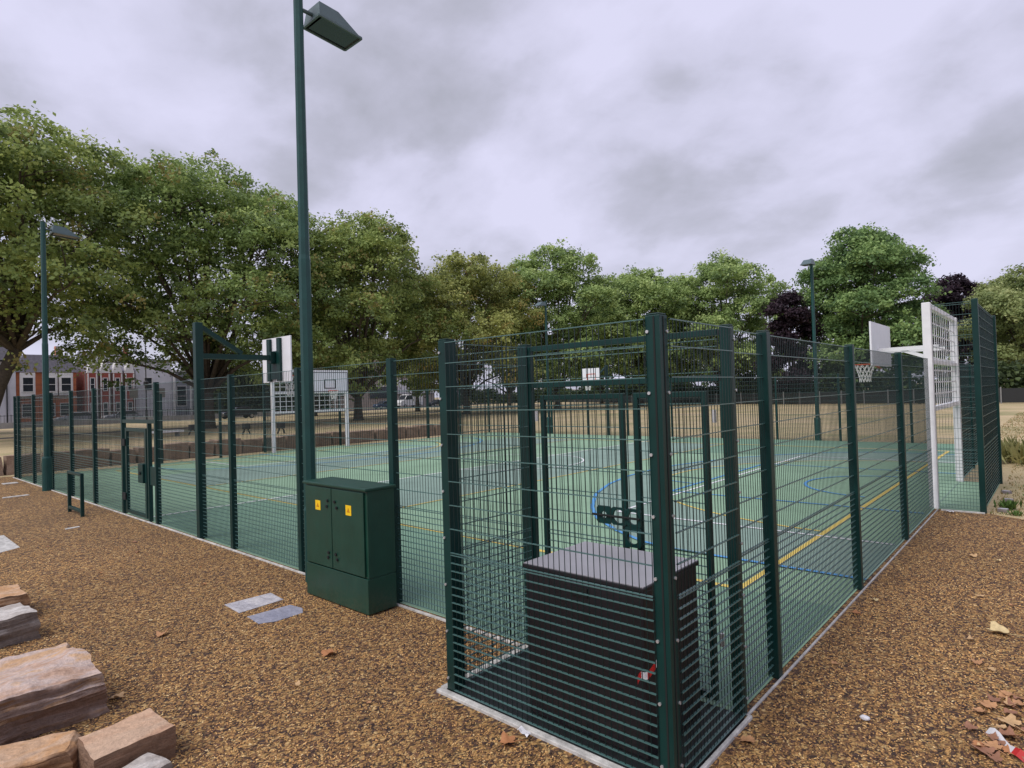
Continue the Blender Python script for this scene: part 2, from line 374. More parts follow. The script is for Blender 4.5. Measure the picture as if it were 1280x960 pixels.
cr = ramp(nt, [(0.49, (4.5, 4.55, 5.4)), (0.59, (5.5, 5.5, 6.75)), (0.67, (6.7, 6.65, 8.4)), (0.78, (7.7, 7.6, 9.7))])
L.new(cm.outputs[0], cr.inputs['Fac'])
# a little paler toward the horizon
hz = N(nt, 'ShaderNodeMapRange'); hz.inputs['From Min'].default_value = 0.0; hz.inputs['From Max'].default_value = 0.35; hz.inputs['To Min'].default_value = 0.45; hz.inputs['To Max'].default_value = 0.0
L.new(sx.outputs['Z'], hz.inputs['Value'])
hm = N(nt, 'ShaderNodeMix', data_type='RGBA'); hm.inputs['B'].default_value = (7.3, 7.25, 8.9, 1)
L.new(hz.outputs['Result'], hm.inputs['Factor']); L.new(cr.outputs['Color'], hm.inputs['A'])
sm = N(nt, 'ShaderNodeMix', data_type='RGBA'); sm.inputs['Factor'].default_value = 0.93
L.new(sky.outputs[0], sm.inputs['A']); L.new(hm.outputs['Result'], sm.inputs['B'])
bg = nt.nodes['Background']; bg.inputs['Strength'].default_value = 0.10; L.new(sm.outputs['Result'], bg.inputs['Color'])

sl = bpy.data.lights.new('sun', 'SUN'); sl.energy = 2.6; sl.angle = math.radians(35); sl.color = (1.0, 0.96, 0.90)
so = bpy.data.objects.new('sun', sl); C.objects.link(so)
d = Vector((math.sin(SUN_AZ)*math.cos(SUN_EL), math.cos(SUN_AZ)*math.cos(SUN_EL), math.sin(SUN_EL)))
so.rotation_euler = d.to_track_quat('Z', 'Y').to_euler(); so.location = (0, 0, 60)

SC.view_settings.view_transform = 'Standard'; SC.view_settings.look = 'None'; SC.view_settings.exposure = 0; SC.view_settings.gamma = 1
SC.cycles.use_denoising = True
SC.cycles.max_bounces = 6; SC.cycles.transparent_max_bounces = 8

# ------------------------------------------------------------------ the setting
RX, LX, FY = 0.0, -27.0, 25.3           # court runs x -27..0, y 0..25.3
GY0, GY1 = 9.93, 14.25                   # goal recesses
sheet('ground', [(-1500,-1500),(1500,-1500),(1500,1500),(-1500,1500)], 0.0, M['dry_grass'])
rng = random.Random(4)
edge = []
# irregular outline of the brown rubber-mulch surfacing
for i in range(40): edge.append((-29.5+37*i/39, -14+0.3*rng.uniform(-1,1)))
for i in range(14): edge.append((7.5+0.2*rng.uniform(-1,1), -13+22*i/13))
for i in range(22): edge.append((7.3-6.6*i/21, 9.75+0.25*math.sin(i*1.3)+0.15*rng.uniform(-1,1)))
edge += [(0.72, 9.9), (-0.02, 9.9), (-0.02, 0.5), (-27.3, 0.5), (-27.6, 0.3)]
for i in range(12): edge.append((-27.8-0.15*i+0.1*rng.uniform(-1,1), -0.2-13.5*i/11))
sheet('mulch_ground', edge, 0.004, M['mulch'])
court = [(LX,0),(0,0),(0,GY0),(0.77,GY0),(0.77,GY1),(0,GY1),(0,FY),(LX,FY),(LX,GY1),(LX-0.8,GY1),(LX-0.8,GY0),(LX,GY0)]
sheet('court_surface', court, 0.010, M['court_light'])

zones = MB()
def zone(poly, mi, z): zones.add([(x, y, z) for x, y in poly], [tuple(range(len(poly)))], mi)
def rect(x0, y0, x1, y1): return [(x0,y0),(x1,y0),(x1,y1),(x0,y1)]
def arc(cx, cy, r, a0, a1, n=28): return [(cx+r*math.cos(math.radians(a0+(a1-a0)*i/n)), cy+r*math.sin(math.radians(a0+(a1-a0)*i/n))) for i in range(n+1)]
three_half = [(0.0,4.15),(-2.6,4.17),(-3.3,4.32),(-4.1,4.78),(-5.0,5.5),(-5.74,6.41),(-6.65,7.9),(-7.25,9.44),(-7.62,11.0),(-7.72,12.5)]
three = three_half+[(x, 25.0-y) for x, y in three_half[::-1][1:]]
zone(rect(-13.35,0.06,-0.06,2.9), 1, 0.014)                 # darker run-off by the near fence
zone(rect(-13.35,22.1,-0.06,25.2), 1, 0.014)
zone(rect(-13.35,2.9,-9.4,22.1), 0, 0.014)                  # grey-green stripe
zone(rect(-22.0,2.9,-17.5,22.1), 0, 0.014)
zone(rect(-9.4,18.35,-0.06,22.1), 1, 0.0142)
zone(three, 0, 0.0144)
semi = [(0.0-0.02,6.35)]+arc(-0.9,12.4,5.75,257,103)+[(-0.02,18.35)]
zone(semi, 2, 0.0164)
zo = zones.build('court_zones', [M['court_grey'], M['court_dark'], M['court_light']], norm=False)
bm = bmesh.new(); bm.from_mesh(zo.data)
bmesh.ops.triangulate(bm, faces=bm.faces)
for f in bm.faces:
    if f.normal.z < 0: f.normal_flip()
bm.to_mesh(zo.data); bm.free(); tag(zo, kind='structure')

lines = MB(); lz = [0.0200]
def line(pts, mi, w=0.06):
    lz[0] += 0.0004; z = lz[0]; n = len(pts); Lf = []; Rt = []
    for i, p in enumerate(pts):
        a = Vector(pts[max(i-1,0)]); b = Vector(pts[min(i+1,n-1)]); t = (b-a).normalized(); nn = Vector((-t.y, t.x))*w/2
        Lf.append((p[0]+nn.x, p[1]+nn.y, z)); Rt.append((p[0]-nn.x, p[1]-nn.y, z))
    lines.add(Lf+Rt, [(n+i, n+i+1, i+1, i) for i in range(n-1)], mi)
Wt, Ye, Bl = 0, 1, 2
def loop(x0, y0, x1, y1, mi, w=0.06):
    line([(x0,y0),(x1,y0)], mi, w); line([(x1,y0),(x1,y1)], mi, w); line([(x1,y1),(x0,y1)], mi, w); line([(x0,y1),(x0,y0)], mi, w)
loop(-25.7, 2.9, -1.12, 22.1, Ye, 0.10)
line([(-9.35,2.9),(-9.35,22.1)], Ye, 0.05); line([(-17.48,2.9),(-17.48,22.1)], Ye, 0.05)
line(arc(-0.9,12.4,5.75,268,92), Ye, 0.06); line(arc(-26.1,12.4,5.75,-88,88), Ye, 0.06)
line([(-13.35,0.06),(-13.35,25.24)], Wt, 0.07)
line([(-5.0,6.28),(-5.0,18.35)], Wt, 0.07); line([(-5.0,6.28),(-0.06,6.30)], Wt, 0.07); line([(-5.0,18.35),(-0.06,18.32)], Wt, 0.07)
line([(-22.0,6.25),(-22.0,18.35)], Wt, 0.07); line([(-22.0,6.25),(-26.95,6.2)], Wt, 0.07); line([(-22.0,18.35),(-26.95,18.35)], Wt, 0.07)
line(arc(-13.35,12.4,2.6,0,360,40), Wt, 0.06)
line([(-4.0,21.92),(-0.9,21.92)], Wt, 0.05)
line(three, Bl, 0.08); line([(LX-x, y) for x, y in three], Bl, 0.08)
line([(-5.3,9.2),(-0.06,9.2)], Bl, 0.07); line([(-5.3,15.6),(-0.06,15.6)], Bl, 0.07); line([(-5.3,9.2),(-5.3,15.6)], Bl, 0.07)
line(arc(-1.2,12.4,1.85,265,95), Bl, 0.07); line(arc(-5.3,12.4,1.8,268,92), Bl, 0.06)
line([(-21.7,9.2),(-26.9,9.2)], Bl, 0.07); line([(-21.7,15.6),(-26.9,15.6)], Bl, 0.07); line([(-21.7,9.2),(-21.7,15.6)], Bl, 0.07)
ln = lines.build('court_markings', [M['line_white'], M['line_yellow'], M['line_blue']], norm=False)
bm = bmesh.new(); bm.from_mesh(ln.data)
for f in bm.faces:
    if f.normal.z < 0: f.normal_flip()
bm.to_mesh(ln.data); bm.free(); tag(ln, kind='structure')

k = MB()   # pale concrete edging under the fence
k.box((-27.06,-0.085,-0.05),(-2.16,-0.052,0.026)); k.box((0.050,0.0,-0.05),(0.070,9.86,0.020))
k.box((-2.12,-1.225,-0.05),(0.105,-1.165,0.03)); k.box((-2.13,-1.165,-0.05),(-2.055,-0.055,0.034)); k.box((0.075,-1.165,-0.05),(0.105,-0.003,0.03))
k.box((0.115,9.80,-0.05),(0.80,9.86,0.028))
tag(k.build('kerb_edging', M['concrete'], bevel=0.006), kind='structure')
sheet('street', [(-118,-60),(-104,-60),(-104,30),(-112,90),(-124,140),(-140,200),(-152,195),(-136,130),(-126,88),(-118,30)], 0.02, M['asphalt'])
sheet('park_path', [(-70,-20),(-67.5,-20),(-66,30),(-72,60),(-90,110),(-93,109),(-75,60),(-69,30)], 0.012, M['asphalt'])

# ------------------------------------------------------------------ mesh fencing
PW = 0.095
_pcache = {}
def panel_mesh(w, z0, z1, dense=1.2, vs=0.05, rd=0.0043, hd=0.0062, top=0.2, low=0.0665):
    key = (round(w,2), round(z0,2), round(z1,2), dense, vs)
    if key in _pcache: return _pcache[key]
    vs_, fs_ = [], []
    def bx(lo, hi, axis):
        o = len(vs_); x0,y0,a = lo; x1,y1,b = hi
        vs_.extend([(x0,y0,a),(x1,y0,a),(x1,y1,a),(x0,y1,a),(x0,y0,b),(x1,y0,b),(x1,y1,b),(x0,y1,b)])
        F = {'z': [(0,1,5,4),(1,2,6,5),(2,3,7,6),(3,0,4,7)], 'x': [(0,3,2,1),(4,5,6,7),(0,1,5,4),(2,3,7,6)]}[axis]
        fs_.extend([tuple(i+o for i in f) for f in F])
    n = max(1, int(round(w/vs)))
    for i in range(n+1):
        x = w*i/n; bx((x-rd/2,-rd/2,z0),(x+rd/2,rd/2,z1), 'z')
    zs = []; z = z0
    while z < min(dense, z1)-0.01: zs.append(z); z += low
    z = max(dense, z0)
    while z < z1-0.02: zs.append(z); z += top
    zs.append(z1-0.004)
    for z in zs:
        for s in (-1, 1):      # twin horizontal wires either side of the uprights
            y = s*(rd/2+hd*0.45); bx((0,y-hd/2,z-hd/2),(w,y+hd/2,z+hd/2), 'x')
    me = bpy.data.meshes.new('mesh_panel'); me.from_pydata(vs_, [], fs_); me.materials.append(M['wire']); me.materials.append(M['wire_sheen']); me.polygons.foreach_set('material_index', [0]*(4*(n+1))+[1]*(len(fs_)-4*(n+1))); _pcache[key] = me
    return me
def panel(root, p, q, z0=0.05, z1=2.98, **kw):
    p = Vector(p); q = Vector(q); w = (q-p).length
    o = bpy.data.objects.new('mesh_panel', panel_mesh(w, z0, z1, **kw)); C.objects.link(o); o.parent = root
    off = Vector((0,0,0)); r_ = root
    while r_ is not None: off += r_.location; r_ = r_.parent
    o.location = (p.x-off.x, p.y-off.y, -off.z); o.rotation_euler = (0, 0, math.atan2(q.y-p.y, q.x-p.x))
    return o
def post(root, x, y, h=3.0, w=PW, d=None):
    d = d or w
    b = MB().box((x-w/2,y-d/2,0.0),(x+w/2,y+d/2,h))
    b.box((x-w/2+0.004,y-d/2+0.004,h),(x+w/2-0.004,y+d/2-0.004,h+0.012))
    return b.build('post', M['green'], root, bevel=0.006)

ff = thing('court_fence', (-14,0,0), 'long green wire mesh fence with entrance gate along near left side of court', 'fence', 'fences around the court')
fx = [-2.06,-4.24,-6.48,-8.76,-12.37,-14.56,-16.89,-19.15,-21.5,-23.9,-26.95]
for x in fx[1:]: post(ff, x, 0)
post(ff, -26.3, 0)
for a, b in zip(fx[:-1], fx[1:]):
    if abs(a+12.37) < 0.01: panel(ff, (b+PW/2,0), (a-PW/2,0), 2.28, 2.98)
    else: panel(ff, (b+PW/2,0), (a-PW/2,0))
gr = MB(); gr.box((-14.5,-0.04,2.13),(-12.43,0.04,2.21)); gr.build('gate_header', M['green'], ff, bevel=0.004)
gt = MB(); gt.box((-14.36,-0.03,0.06),(-14.27,0.03,2.02)).box((-13.06,-0.03,0.06),(-12.97,0.03,2.02)).box((-14.27,-0.028,1.94),(-13.06,0.028,2.02)).box((-14.27,-0.028,0.06),(-13.06,0.028,0.13))
gate = gt.build('gate_leaf', M['green'], ff, bevel=0.004)
panel(gate, (-14.26,0), (-13.07,0), 0.1, 1.97)
MB().box((-13.36,-0.075,0.82),(-13.06,0.05,1.24)).build('lock_box', M['green'], gate, bevel=0.008)
MB().disc((-13.2,-0.085,1.04),'y',0.035,0.03).build('handle', M['gap'], gate)
gs = MB().box((-12.86,-0.04,0.0),(-12.79,0.04,2.13)).box((-12.79,-0.02,0.8),(-12.43,0.02,1.2)); gs.build('gate_post', M['green'], ff, bevel=0.004)
for z in (0.35, 1.6): MB().box((-14.52,-0.06,z),(-14.3,-0.032,z+0.16)).build('hinge', M['gap'], ff)

fr = thing('court_fence', (0,5,0), 'green wire mesh fence along right side of court, running up to the white goal', 'fence', 'fences around the court')
for y in (0.81,3.77,6.85,17.2,19.9,22.6): post(fr, 0, y)
ry = [0.0,0.81,3.77,6.85,GY0-0.06]
for a, b in zip(ry[:-1], ry[1:]): panel(fr, (0,a+PW/2), (0,b-PW/2))
ry = [GY1+0.06,17.2,19.9,22.6,FY]
for a, b in zip(ry[:-1], ry[1:]): panel(fr, (0,a+PW/2), (0,b-PW/2))

fb = thing('court_fence', (-13,FY,0), 'green mesh fence on far side of court before the dry grass field', 'fence', 'fences around the court')
bx_ = [0.0-2.7*i for i in range(11)]
for x in bx_: post(fb, x, FY)
for a, b in zip(bx_[:-1], bx_[1:]): panel(fb, (b+PW/2,FY), (a-PW/2,FY))
fe = thing('court_fence', (LX,12,0), 'green mesh fence at left end of court in front of the stone block wall', 'fence', 'fences around the court')
for ys in ([0.0,2.48,4.96,7.44,GY0-0.05],[GY1+0.05,17.2,19.9,22.6,FY]):
    for a, b in zip(ys[:-1], ys[1:]): panel(fe, (LX,a+PW/2), (LX,b-PW/2))
for y in (2.48,4.96,7.44,17.2,19.9,22.6): post(fe, LX, y)

# ------------------------------------------------------------------ equipment cage
cg = thing('storage_cage', (-1.0,-0.55,0), 'tall green wire mesh cage at court corner enclosing a black box', 'cage')
CA, CBB = (-2.0,-1.1), (0.0,-1.1)
def bolt_post(x, y, w, d, faces):
    p = post(cg, x, y, 3.0, w, d)
    for ax, sgn, du in faces:
        for i in range(8):
            z = 0.13+0.395*i
            b = MB()
            if ax == 'y': b.disc((x+du, y+sgn*(d/2+0.004), z), 'y', 0.011, 0.012, 8)
            else: b.disc((x+sgn*(w/2+0.004), y+du, z), 'x', 0.011, 0.012, 8)
            o = b.build('bolt', M['steel'], p)
    return p
bolt_post(-2.0,-1.1, 0.10, 0.12, [('y',-1,-0.03)])
pb = bolt_post(0.0,-1.1, 0.105, 0.105, [('y',-1,-0.035), ('x',1,0.035)])
MB().box((0.006,-1.1555,0.03),(0.018,-1.1530,2.99)).box((0.0530,-1.112,0.03),(0.0555,-1.100,2.99)).build('groove', M['gap'], pb)
MB().box((0.050,-1.165,0.1),(0.0575,-1.150,2.98)).build('angle_strip', M['green'], pb)
bolt_post(0.008,0.0, 0.085, 0.085, [('x',1,0.03)])
post(cg, -2.06, 0.0, 3.0, 0.11, 0.10)
# joint strips down the corner posts (a shallow groove reads as two sections)
panel(cg, (-1.95,-1.165), (-0.05,-1.165)); panel(cg, (0.065,-1.05), (0.065,-0.05)); panel(cg, (-2.0,-1.04), (-2.0,-0.05))
MB().box((-2.05,-1.16,0.0),(0.06,-0.05,0.034)).build('floor_pad', M['pad'], cg)
fw = MB(); fw.box((-2.003,-0.03,0.03),(-1.97,0.03,2.98)).box((-1.97,-0.025,2.935),(-0.06,0.025,2.985)).box((-1.97,-0.025,2.575),(-0.06,0.025,2.625))
fw.build('gate_frame', M['green'], cg, bevel=0.004)
panel(cg, (-1.92,0.0), (-0.07,0.0), 2.65, 2.91)
def leaf(x0, x1, meet):
    b = MB(); b.box((x0,-0.022,0.06),(x0+0.048,0.022,2.50)).box((x1-0.048,-0.022,0.06),(x1,0.022,2.50)).box((x0+0.048,-0.021,2.455),(x1-0.048,0.021,2.50)).box((x0+0.048,-0.021,0.06),(x1-0.048,0.021,0.11))
    o = b.build('gate_leaf', M['green'], cg, bevel=0.004); panel(o, (x0+0.05,0.004), (x1-0.05,0.004), 0.1, 2.455)
    return o
gl = leaf(-1.865,-0.93,1); gr_ = leaf(-0.835,-0.165,0)
def plate(o, x0, x1, z0, z1, holes):
    """lock plate with round openings"""
    bmx = MB(); n = 24; y0, y1 = -0.052, -0.032
    for yy in (y0, y1):
        pass
    # build as strips around each hole: plate cut in cells, one hole per cell
    cells = holes
    for (cx0, cx1, cz0, cz1, r) in cells:
        cx, cz = (cx0+cx1)/2, (cz0+cz1)/2
        outer = []; inner = []
        for i in range(n):
            t = 2*PI*(i+0.5)/n; dx, dz = math.cos(t), math.sin(t)
            s = min((cx1-cx0)/2/max(abs(dx),1e-6), (cz1-cz0)/2/max(abs(dz),1e-6))
            outer.append((cx+dx*s, cz+dz*s)); inner.append((cx+dx*r, cz+dz*r))
        vs = [(x,y0,z) for x,z in outer]+[(x,y0,z) for x,z in inner]+[(x,y1,z) for x,z in outer]+[(x,y1,z) for x,z in inner]
        fs = []
        for i in range(n):
            j = (i+1)%n
            fs += [(i,j,n+j,n+i),(2*n+j,2*n+i,3*n+i,3*n+j),(n+i,n+j,3*n+j,3*n+i),(j,i,2*n+i,2*n+j)]
        bmx.add(vs, fs)
    return bmx
pl = plate(gl, 0, 0, 0, 0, [(-1.22,-1.07,1.345,1.50,0.03), (-1.068,-0.915,1.345,1.50,0.06)]); lp = pl.build('lock_plate', M['green'], gl)
MB().tube([(-1.26,-0.06,1.42),(-0.78,-0.06,1.42)], 0.011, 8).build('slide_bolt', M['gap'], gl)
pl = plate(gr_, 0, 0, 0, 0, [(-0.913,-0.775,1.345,1.50,0.055), (-0.935,-0.78,1.17,1.343,0.058)]); pl.build('lock_plate', M['green'], gr_)
for z in (0.5, 2.25):
    MB().tube([(-1.92,-0.01,z),(-1.92,-0.01,z+0.10)], 0.018, 8).build('hinge', M['steel'], cg)
    MB().tube([(-0.11,-0.01,z),(-0.11,-0.01,z+0.10)], 0.018, 8).build('hinge', M['steel'], cg)

bxr = thing('equipment_box', (-0.73,-0.62,0.034), 'black equipment box with smooth grey lid inside the mesh cage', 'box')
BX0, BX1, BY0, BY1, BH = -1.25, -0.21, -1.02, -0.20, 1.19
MB().box((BX0,BY0,0.034),(BX1,BY1,BH-0.03)).build('body', M['black'], bxr, bevel=0.012)
MB().box((BX0-0.015,BY0-0.015,BH-0.03),(BX1+0.015,BY1+0.015,BH+0.002)).build('lid_rim', M['black'], bxr, bevel=0.006)
MB().box((BX0-0.008,BY0-0.008,BH+0.002),(BX1+0.008,BY1+0.008,BH+0.008)).build('lid', M['lid'], bxr)
hh = MB().box((-0.80,BY0-0.014,1.04),(-0.66,BY0-0.002,1.10)); hh.build('latch', M['gap'], bxr)

def ribbon(name, pts, w, mats, parent=None, up=(0,0,1), stripes=0):
    b = MB(); n = len(pts); u = Vector(up).normalized()*w/2
    for i in range(n-1):
        p, q = Vector(pts[i]), Vector(pts[i+1]); mi = (i//stripes)%2 if stripes else 0
        b.add([p-u, q-u, q+u, p+u], [(0,1,2,3)], mi)
    return b.build(name, mats, parent, norm=False)
tp = []
for i in range(13):
    t = i/12; tp.append((-0.24+0.19*t, -1.075-0.035*math.sin(t*PI*1.3), 0.58+0.19*t+0.02*math.sin(t*9)))
o = ribbon('barrier_tape', tp, 0.05, [M['red'], M['tapewhite']], stripes=3); tag(o, 'scrap of red and white tape tied to the cage corner beside the black box', 'tape')
tp = [(-0.05+0.02*math.sin(i), -0.28+0.05*i/5, 0.80-0.03*i) for i in range(6)]

# ------------------------------------------------------------------ goals with basketball hoop, mesh recess
def goal(x, sgn, name, label):
    """white goal frame in plane x; sgn=+1: court lies towards -x"""
    cy = (GY0+GY1)/2; r = thing(name, (x,cy,0), label, 'goal', 'white goals with a basketball hoop')
    pw = 0.15
    for y in (GY0+pw/2, GY1-pw/2): MB().box((x-pw/2,y-pw/2,0.0),(x+pw/2,y+pw/2,4.10)).build('goal_post', M['white'], r, bevel=0.012)
    rails = [(1.92,0.10),(2.88,0.09),(4.0,0.10)]
    for z, h in rails: MB().box((x-0.05,GY0+pw,z),(x+0.05,GY1-pw,z+h)).build('rail', M['white'], r, bevel=0.008)
    g = MB(); n = 13
    for i in range(1, n):
        y = GY0+pw+(GY1-GY0-2*pw)*i/n; g.box((x-0.014,y-0.014,2.02),(x-0.004,y+0.014,4.0))
    for z in [2.02+0.245*i for i in range(1,8)]: g.box((x-0.003,GY0+pw,z-0.015),(x+0.007,GY1-pw,z+0.015))
    g.build('bar_grid', M['white'], r)
    bxx = x-sgn*1.27; by = 12.4
    MB().box((bxx-0.02,by-1.06,2.93),(bxx+0.02,by+1.06,3.95)).build('backboard', M['board'], r, bevel=0.006)
    t = MB(); fx_ = bxx-sgn*0.024
    for (y0,y1,z0,z1) in ((by-0.32,by+0.32,3.52,3.56),(by-0.32,by+0.32,3.10,3.14),(by-0.32,by-0.28,3.14,3.52),(by+0.28,by+0.32,3.14,3.52),
                          (by-1.04,by+1.04,3.905,3.935),(by-1.04,by+1.04,2.945,2.975),(by-1.04,by-1.01,2.975,3.905),(by+1.01,by+1.04,2.975,3.905)):
        t.box((fx_-0.003,y0,z0),(fx_+0.003,y1,z1))
    t.build('target_lines', M['gap'], r)
    for dy in (-0.55, 0.55):
        MB().bar((x-sgn*0.05,by+dy,3.30),(bxx+sgn*0.02,by+dy*0.7,3.30),0.09,0.09).build('arm', M['white'], r)
        MB().bar((x-sgn*0.05,by+dy,2.98),(bxx+sgn*0.5,by+dy*0.8,3.27),0.06,0.06).build('brace', M['white'], r)
    hoop(r, (bxx-sgn*0.36, by, 2.99), (bxx-sgn*0.02, by, 2.99))
    return r
def hoop(root, c, att):
    b = MB().ring(c, 0.225, 0.012, 24, 6); a = Vector(att); cc = Vector(c); d = (cc-a).normalized()
    b.bar(a, cc-d*0.22, 0.12, 0.03)
    s = d.cross(Vector((0,0,1)))*0.12
    b.bar(a+s-Vector((0,0,0.12)), cc-d*0.2+s*1.4, 0.015); b.bar(a-s-Vector((0,0,0.12)), cc-d*0.2-s*1.4, 0.015)
    rm = b.build('hoop_ring', M['orange'], root, smooth=True)
    n = MB(); K = 12
    def P(i, lv):
        r = [0.222, 0.185, 0.150, 0.130, 0.125][lv]; t = 2*PI*(i+0.5*(lv%2))/K
        return (c[0]+r*math.cos(t), c[1]+r*math.sin(t), c[2]-0.01-0.105*lv)
    for lv in range(4):
        for i in range(K):
            n.bar(P(i,lv), P(i,lv+1), 0.012); n.bar(P(i,lv), P(i-1 if lv%2==0 else i+1,lv+1), 0.012)
    n.build('net', M['net'], rm)
goal(-0.01, 1, 'goal_frame', 'tall white goal with basketball board, standing in right side fence')
goal(LX+0.01, -1, 'goal_frame', 'far white goal with basketball board at left end of court')
def recess(x, sgn, label):
    r = thing('recess_fence', (x+sgn*0.4,(GY0+GY1)/2,0), label, 'fence', 'mesh screens behind the goals')
    xo = x+sgn*0.77; a = GY0; b = GY1
    for y in (a, b): post(r, xo, y, 4.07, 0.10)
    lo, hi = min(x+sgn*0.09, xo-sgn*0.05), max(x+sgn*0.09, xo-sgn*0.05)
    panel(r, (lo,a), (hi,a), 0.05, 4.04); panel(r, (lo,b), (hi,b), 0.05, 4.04)
    panel(r, (xo,a+0.05), (xo,(a+b)/2-0.05), 0.05, 4.04); panel(r, (xo,(a+b)/2+0.05), (xo,b-0.05), 0.05, 4.04)
recess(0.0, 1, 'tall narrow green mesh screen around the recess of the right goal')
recess(LX, -1, 'tall narrow green mesh screen behind the far white goal')

# ------------------------------------------------------------------ basketball gallows
def gallow(x, y, sgn, label):
    r = thing('basketball_stand', (x,y,0), label, 'basketball hoop', 'green cantilever basketball stands'); s = sgn
    MB().box((x-0.07,y-0.07,0),(x+0.07,y+0.07,4.05)).build('post', M['green'], r, bevel=0.01)
    MB().bar((x,y+s*0.07,3.42),(x,y+s*1.44,3.42),0.10,0.10).build('arm', M['green'], r)
    MB().bar((x,y+s*0.06,3.97),(x,y+s*0.82,3.49),0.08,0.08).build('brace', M['green'], r)
    by = y+s*1.55
    MB().box((x-0.59,by-0.015,2.92),(x+0.59,by+0.015,3.84)).build('backboard', M['board'], r, bevel=0.004)
    f = MB(); y0, y1 = sorted((by-s*0.02, by-s*0.07))
    f.box((x-0.30,y0,2.94),(x-0.17,y1,3.82)).box((x+0.12,y0,2.94),(x+0.25,y1,3.82))
    f.box((x-0.17,y0+0.012,2.98),(x+0.12,y1-0.005,3.56)); f.bar((x,by-s*0.12,3.30),(x,by-s*0.12,3.54),0.16,0.1)
    f.build('board_frame', M['green'], r)
    t = MB(); yy = by+s*0.019
    for (x0,x1,z0,z1) in ((-0.3,0.3,3.50,3.54),(-0.3,0.3,3.08,3.12),(-0.3,-0.26,3.12,3.50),(0.26,0.3,3.12,3.50)): t.box((x+x0,yy-0.003,z0),(x+x1,yy+0.003,z1))
    t.build('target_lines', M['orange'], r)
    hoop(r, (x, by+s*0.36, 3.05), (x, by+s*0.02, 3.05))
gallow(-10.12, 0.0, 1, 'green bracket basketball stand on near fence, back of its board showing')
gallow(-17.5, FY, -1, 'small basketball stand on far fence facing the camera across the court')

# ------------------------------------------------------------------ floodlight columns
def lamp(x, y, sgn, label, br=0.135):
    r = thing('floodlight_column', (x,y,0), label, 'floodlight', 'floodlight columns beside the court')
    n = 8
    MB().tube([(x,y,0.0),(x,y,1.0),(x,y,1.04),(x,y,1.05)], [br,br,br*0.9,0.08], 16).build('base', M['pole'], r)
    MB().tube([(x,y,0.9),(x,y,4.5),(x,y,4.56),(x,y,8.3)], [0.088,0.082,0.074,0.066], n).build('pole', M['pole'], r)
    s = sgn
    MB().tube([(x,y+s*0.05,8.08),(x,y+s*0.24,8.08)], 0.028, 10).build('bracket', M['lamp_head'], r)
    z = 7.93; hw = 0.22; y0 = y+s*0.20; y1 = y+s*0.54; y2 = y+s*0.90
    b = MB()
    # hollow wedge-shaped hood: bottom rim, sloping top
    vs = [(x-hw,y0,z+0.05),(x+hw,y0,z+0.05),(x+hw,y2,z),(x-hw,y2,z),(x-hw*0.8,y0+s*0.03,z+0.28),(x+hw*0.8,y0+s*0.03,z+0.28),(x+hw*0.8,y1,z+0.26),(x-hw*0.8,y1,z+0.26)]
    b.add(vs, [(4,5,6,7),(0,1,5,4),(1,2,6,5),(3,0,4,7),(2,3,7,6)])
    b.bar(vs[0],vs[1],0.03); b.bar(vs[1],vs[2],0.03); b.bar(vs[2],vs[3],0.03); b.bar(vs[3],vs[0],0.03)
    hd = b.build('lamp_head', M['lamp_head'], r)
    MB().add([(x-hw+0.02,y0+s*0.06,z+0.048),(x+hw-0.02,y0+s*0.06,z+0.048),(x+hw-0.02,y2-s*0.03,z+0.008),(x-hw+0.02,y2-s*0.03,z+0.008)], [(0,1,2,3)]).build('glass', M['lampglass'], hd, norm=False)
lamp(-5.93,-0.17, 1, 'tall near floodlight column rising behind the green electrical cabinet', 0.094)
lamp(-21.36,-0.15, 1, 'floodlight column at far left, thick base by the near fence')
lamp(-6.35,FY+0.1, -1, 'floodlight column beyond far fence in front of the large round tree')
lamp(-21.9,FY+0.1, -1, 'floodlight column beyond far fence against the row of plane trees')

# ------------------------------------------------------------------ electrical cabinet
cb = thing('electrical_cabinet', (-4.8,-0.28,0), 'dark green double door electrical cabinet with two yellow warning labels', 'cabinet')
X0,X1,Y0,Y1,CH = -5.46,-4.10,-0.52,-0.115,1.475
MB().box((X0,Y0+0.02,0.43),(X1,Y1,CH-0.03)).build('body', M['cabinet'], cb, bevel=0.006)
MB().box((X0,Y0+0.004,0.022),(X1,Y1,0.427)).build('plinth', M['cabinet'], cb, bevel=0.004)
MB().box((X0+0.05,Y0+0.05,0.0),(X1-0.05,Y1-0.05,0.022)).build('foot', M['gap'], cb)
lid = MB(); lid.box((X0-0.02,Y0-0.02,CH-0.03),(X1+0.02,Y1+0.02,CH+0.005)); lid.build('top_cover', M['cabinet'], cb, bevel=0.01)
def cdoor(x0, x1, hx, lx):
    d_ = MB().box((x0,Y0-0.004,0.445),(x1,Y0+0.018,CH-0.05)).build('door', M['cabinet'], cb, bevel=0.005)
    for dz, ddx in ((1.27,0.0),(1.20,-0.02 if hx < -4.82 else 0.04),(0.63,0.0),(0.57,-0.01 if hx < -4.82 else 0.03)):
        MB().disc((hx+ddx,Y0-0.012,dz),'y',0.018,0.018,10).build('lock', M['gap'], d_)
    q = MB().box((lx-0.058,Y0-0.0075,1.135),(lx+0.058,Y0-0.0045,1.255)).build('warning_label', M['yellow_label'], d_)
    t = MB().prism([(lx-0.030,1.172),(lx+0.030,1.172),(lx,1.225)], 'y', Y0-0.0095, Y0-0.0078); t.build('warning_triangle', M['ink'], q)
cdoor(-5.43,-4.832,-4.90,-5.13); cdoor(-4.818,-4.15,-4.74,-4.45)

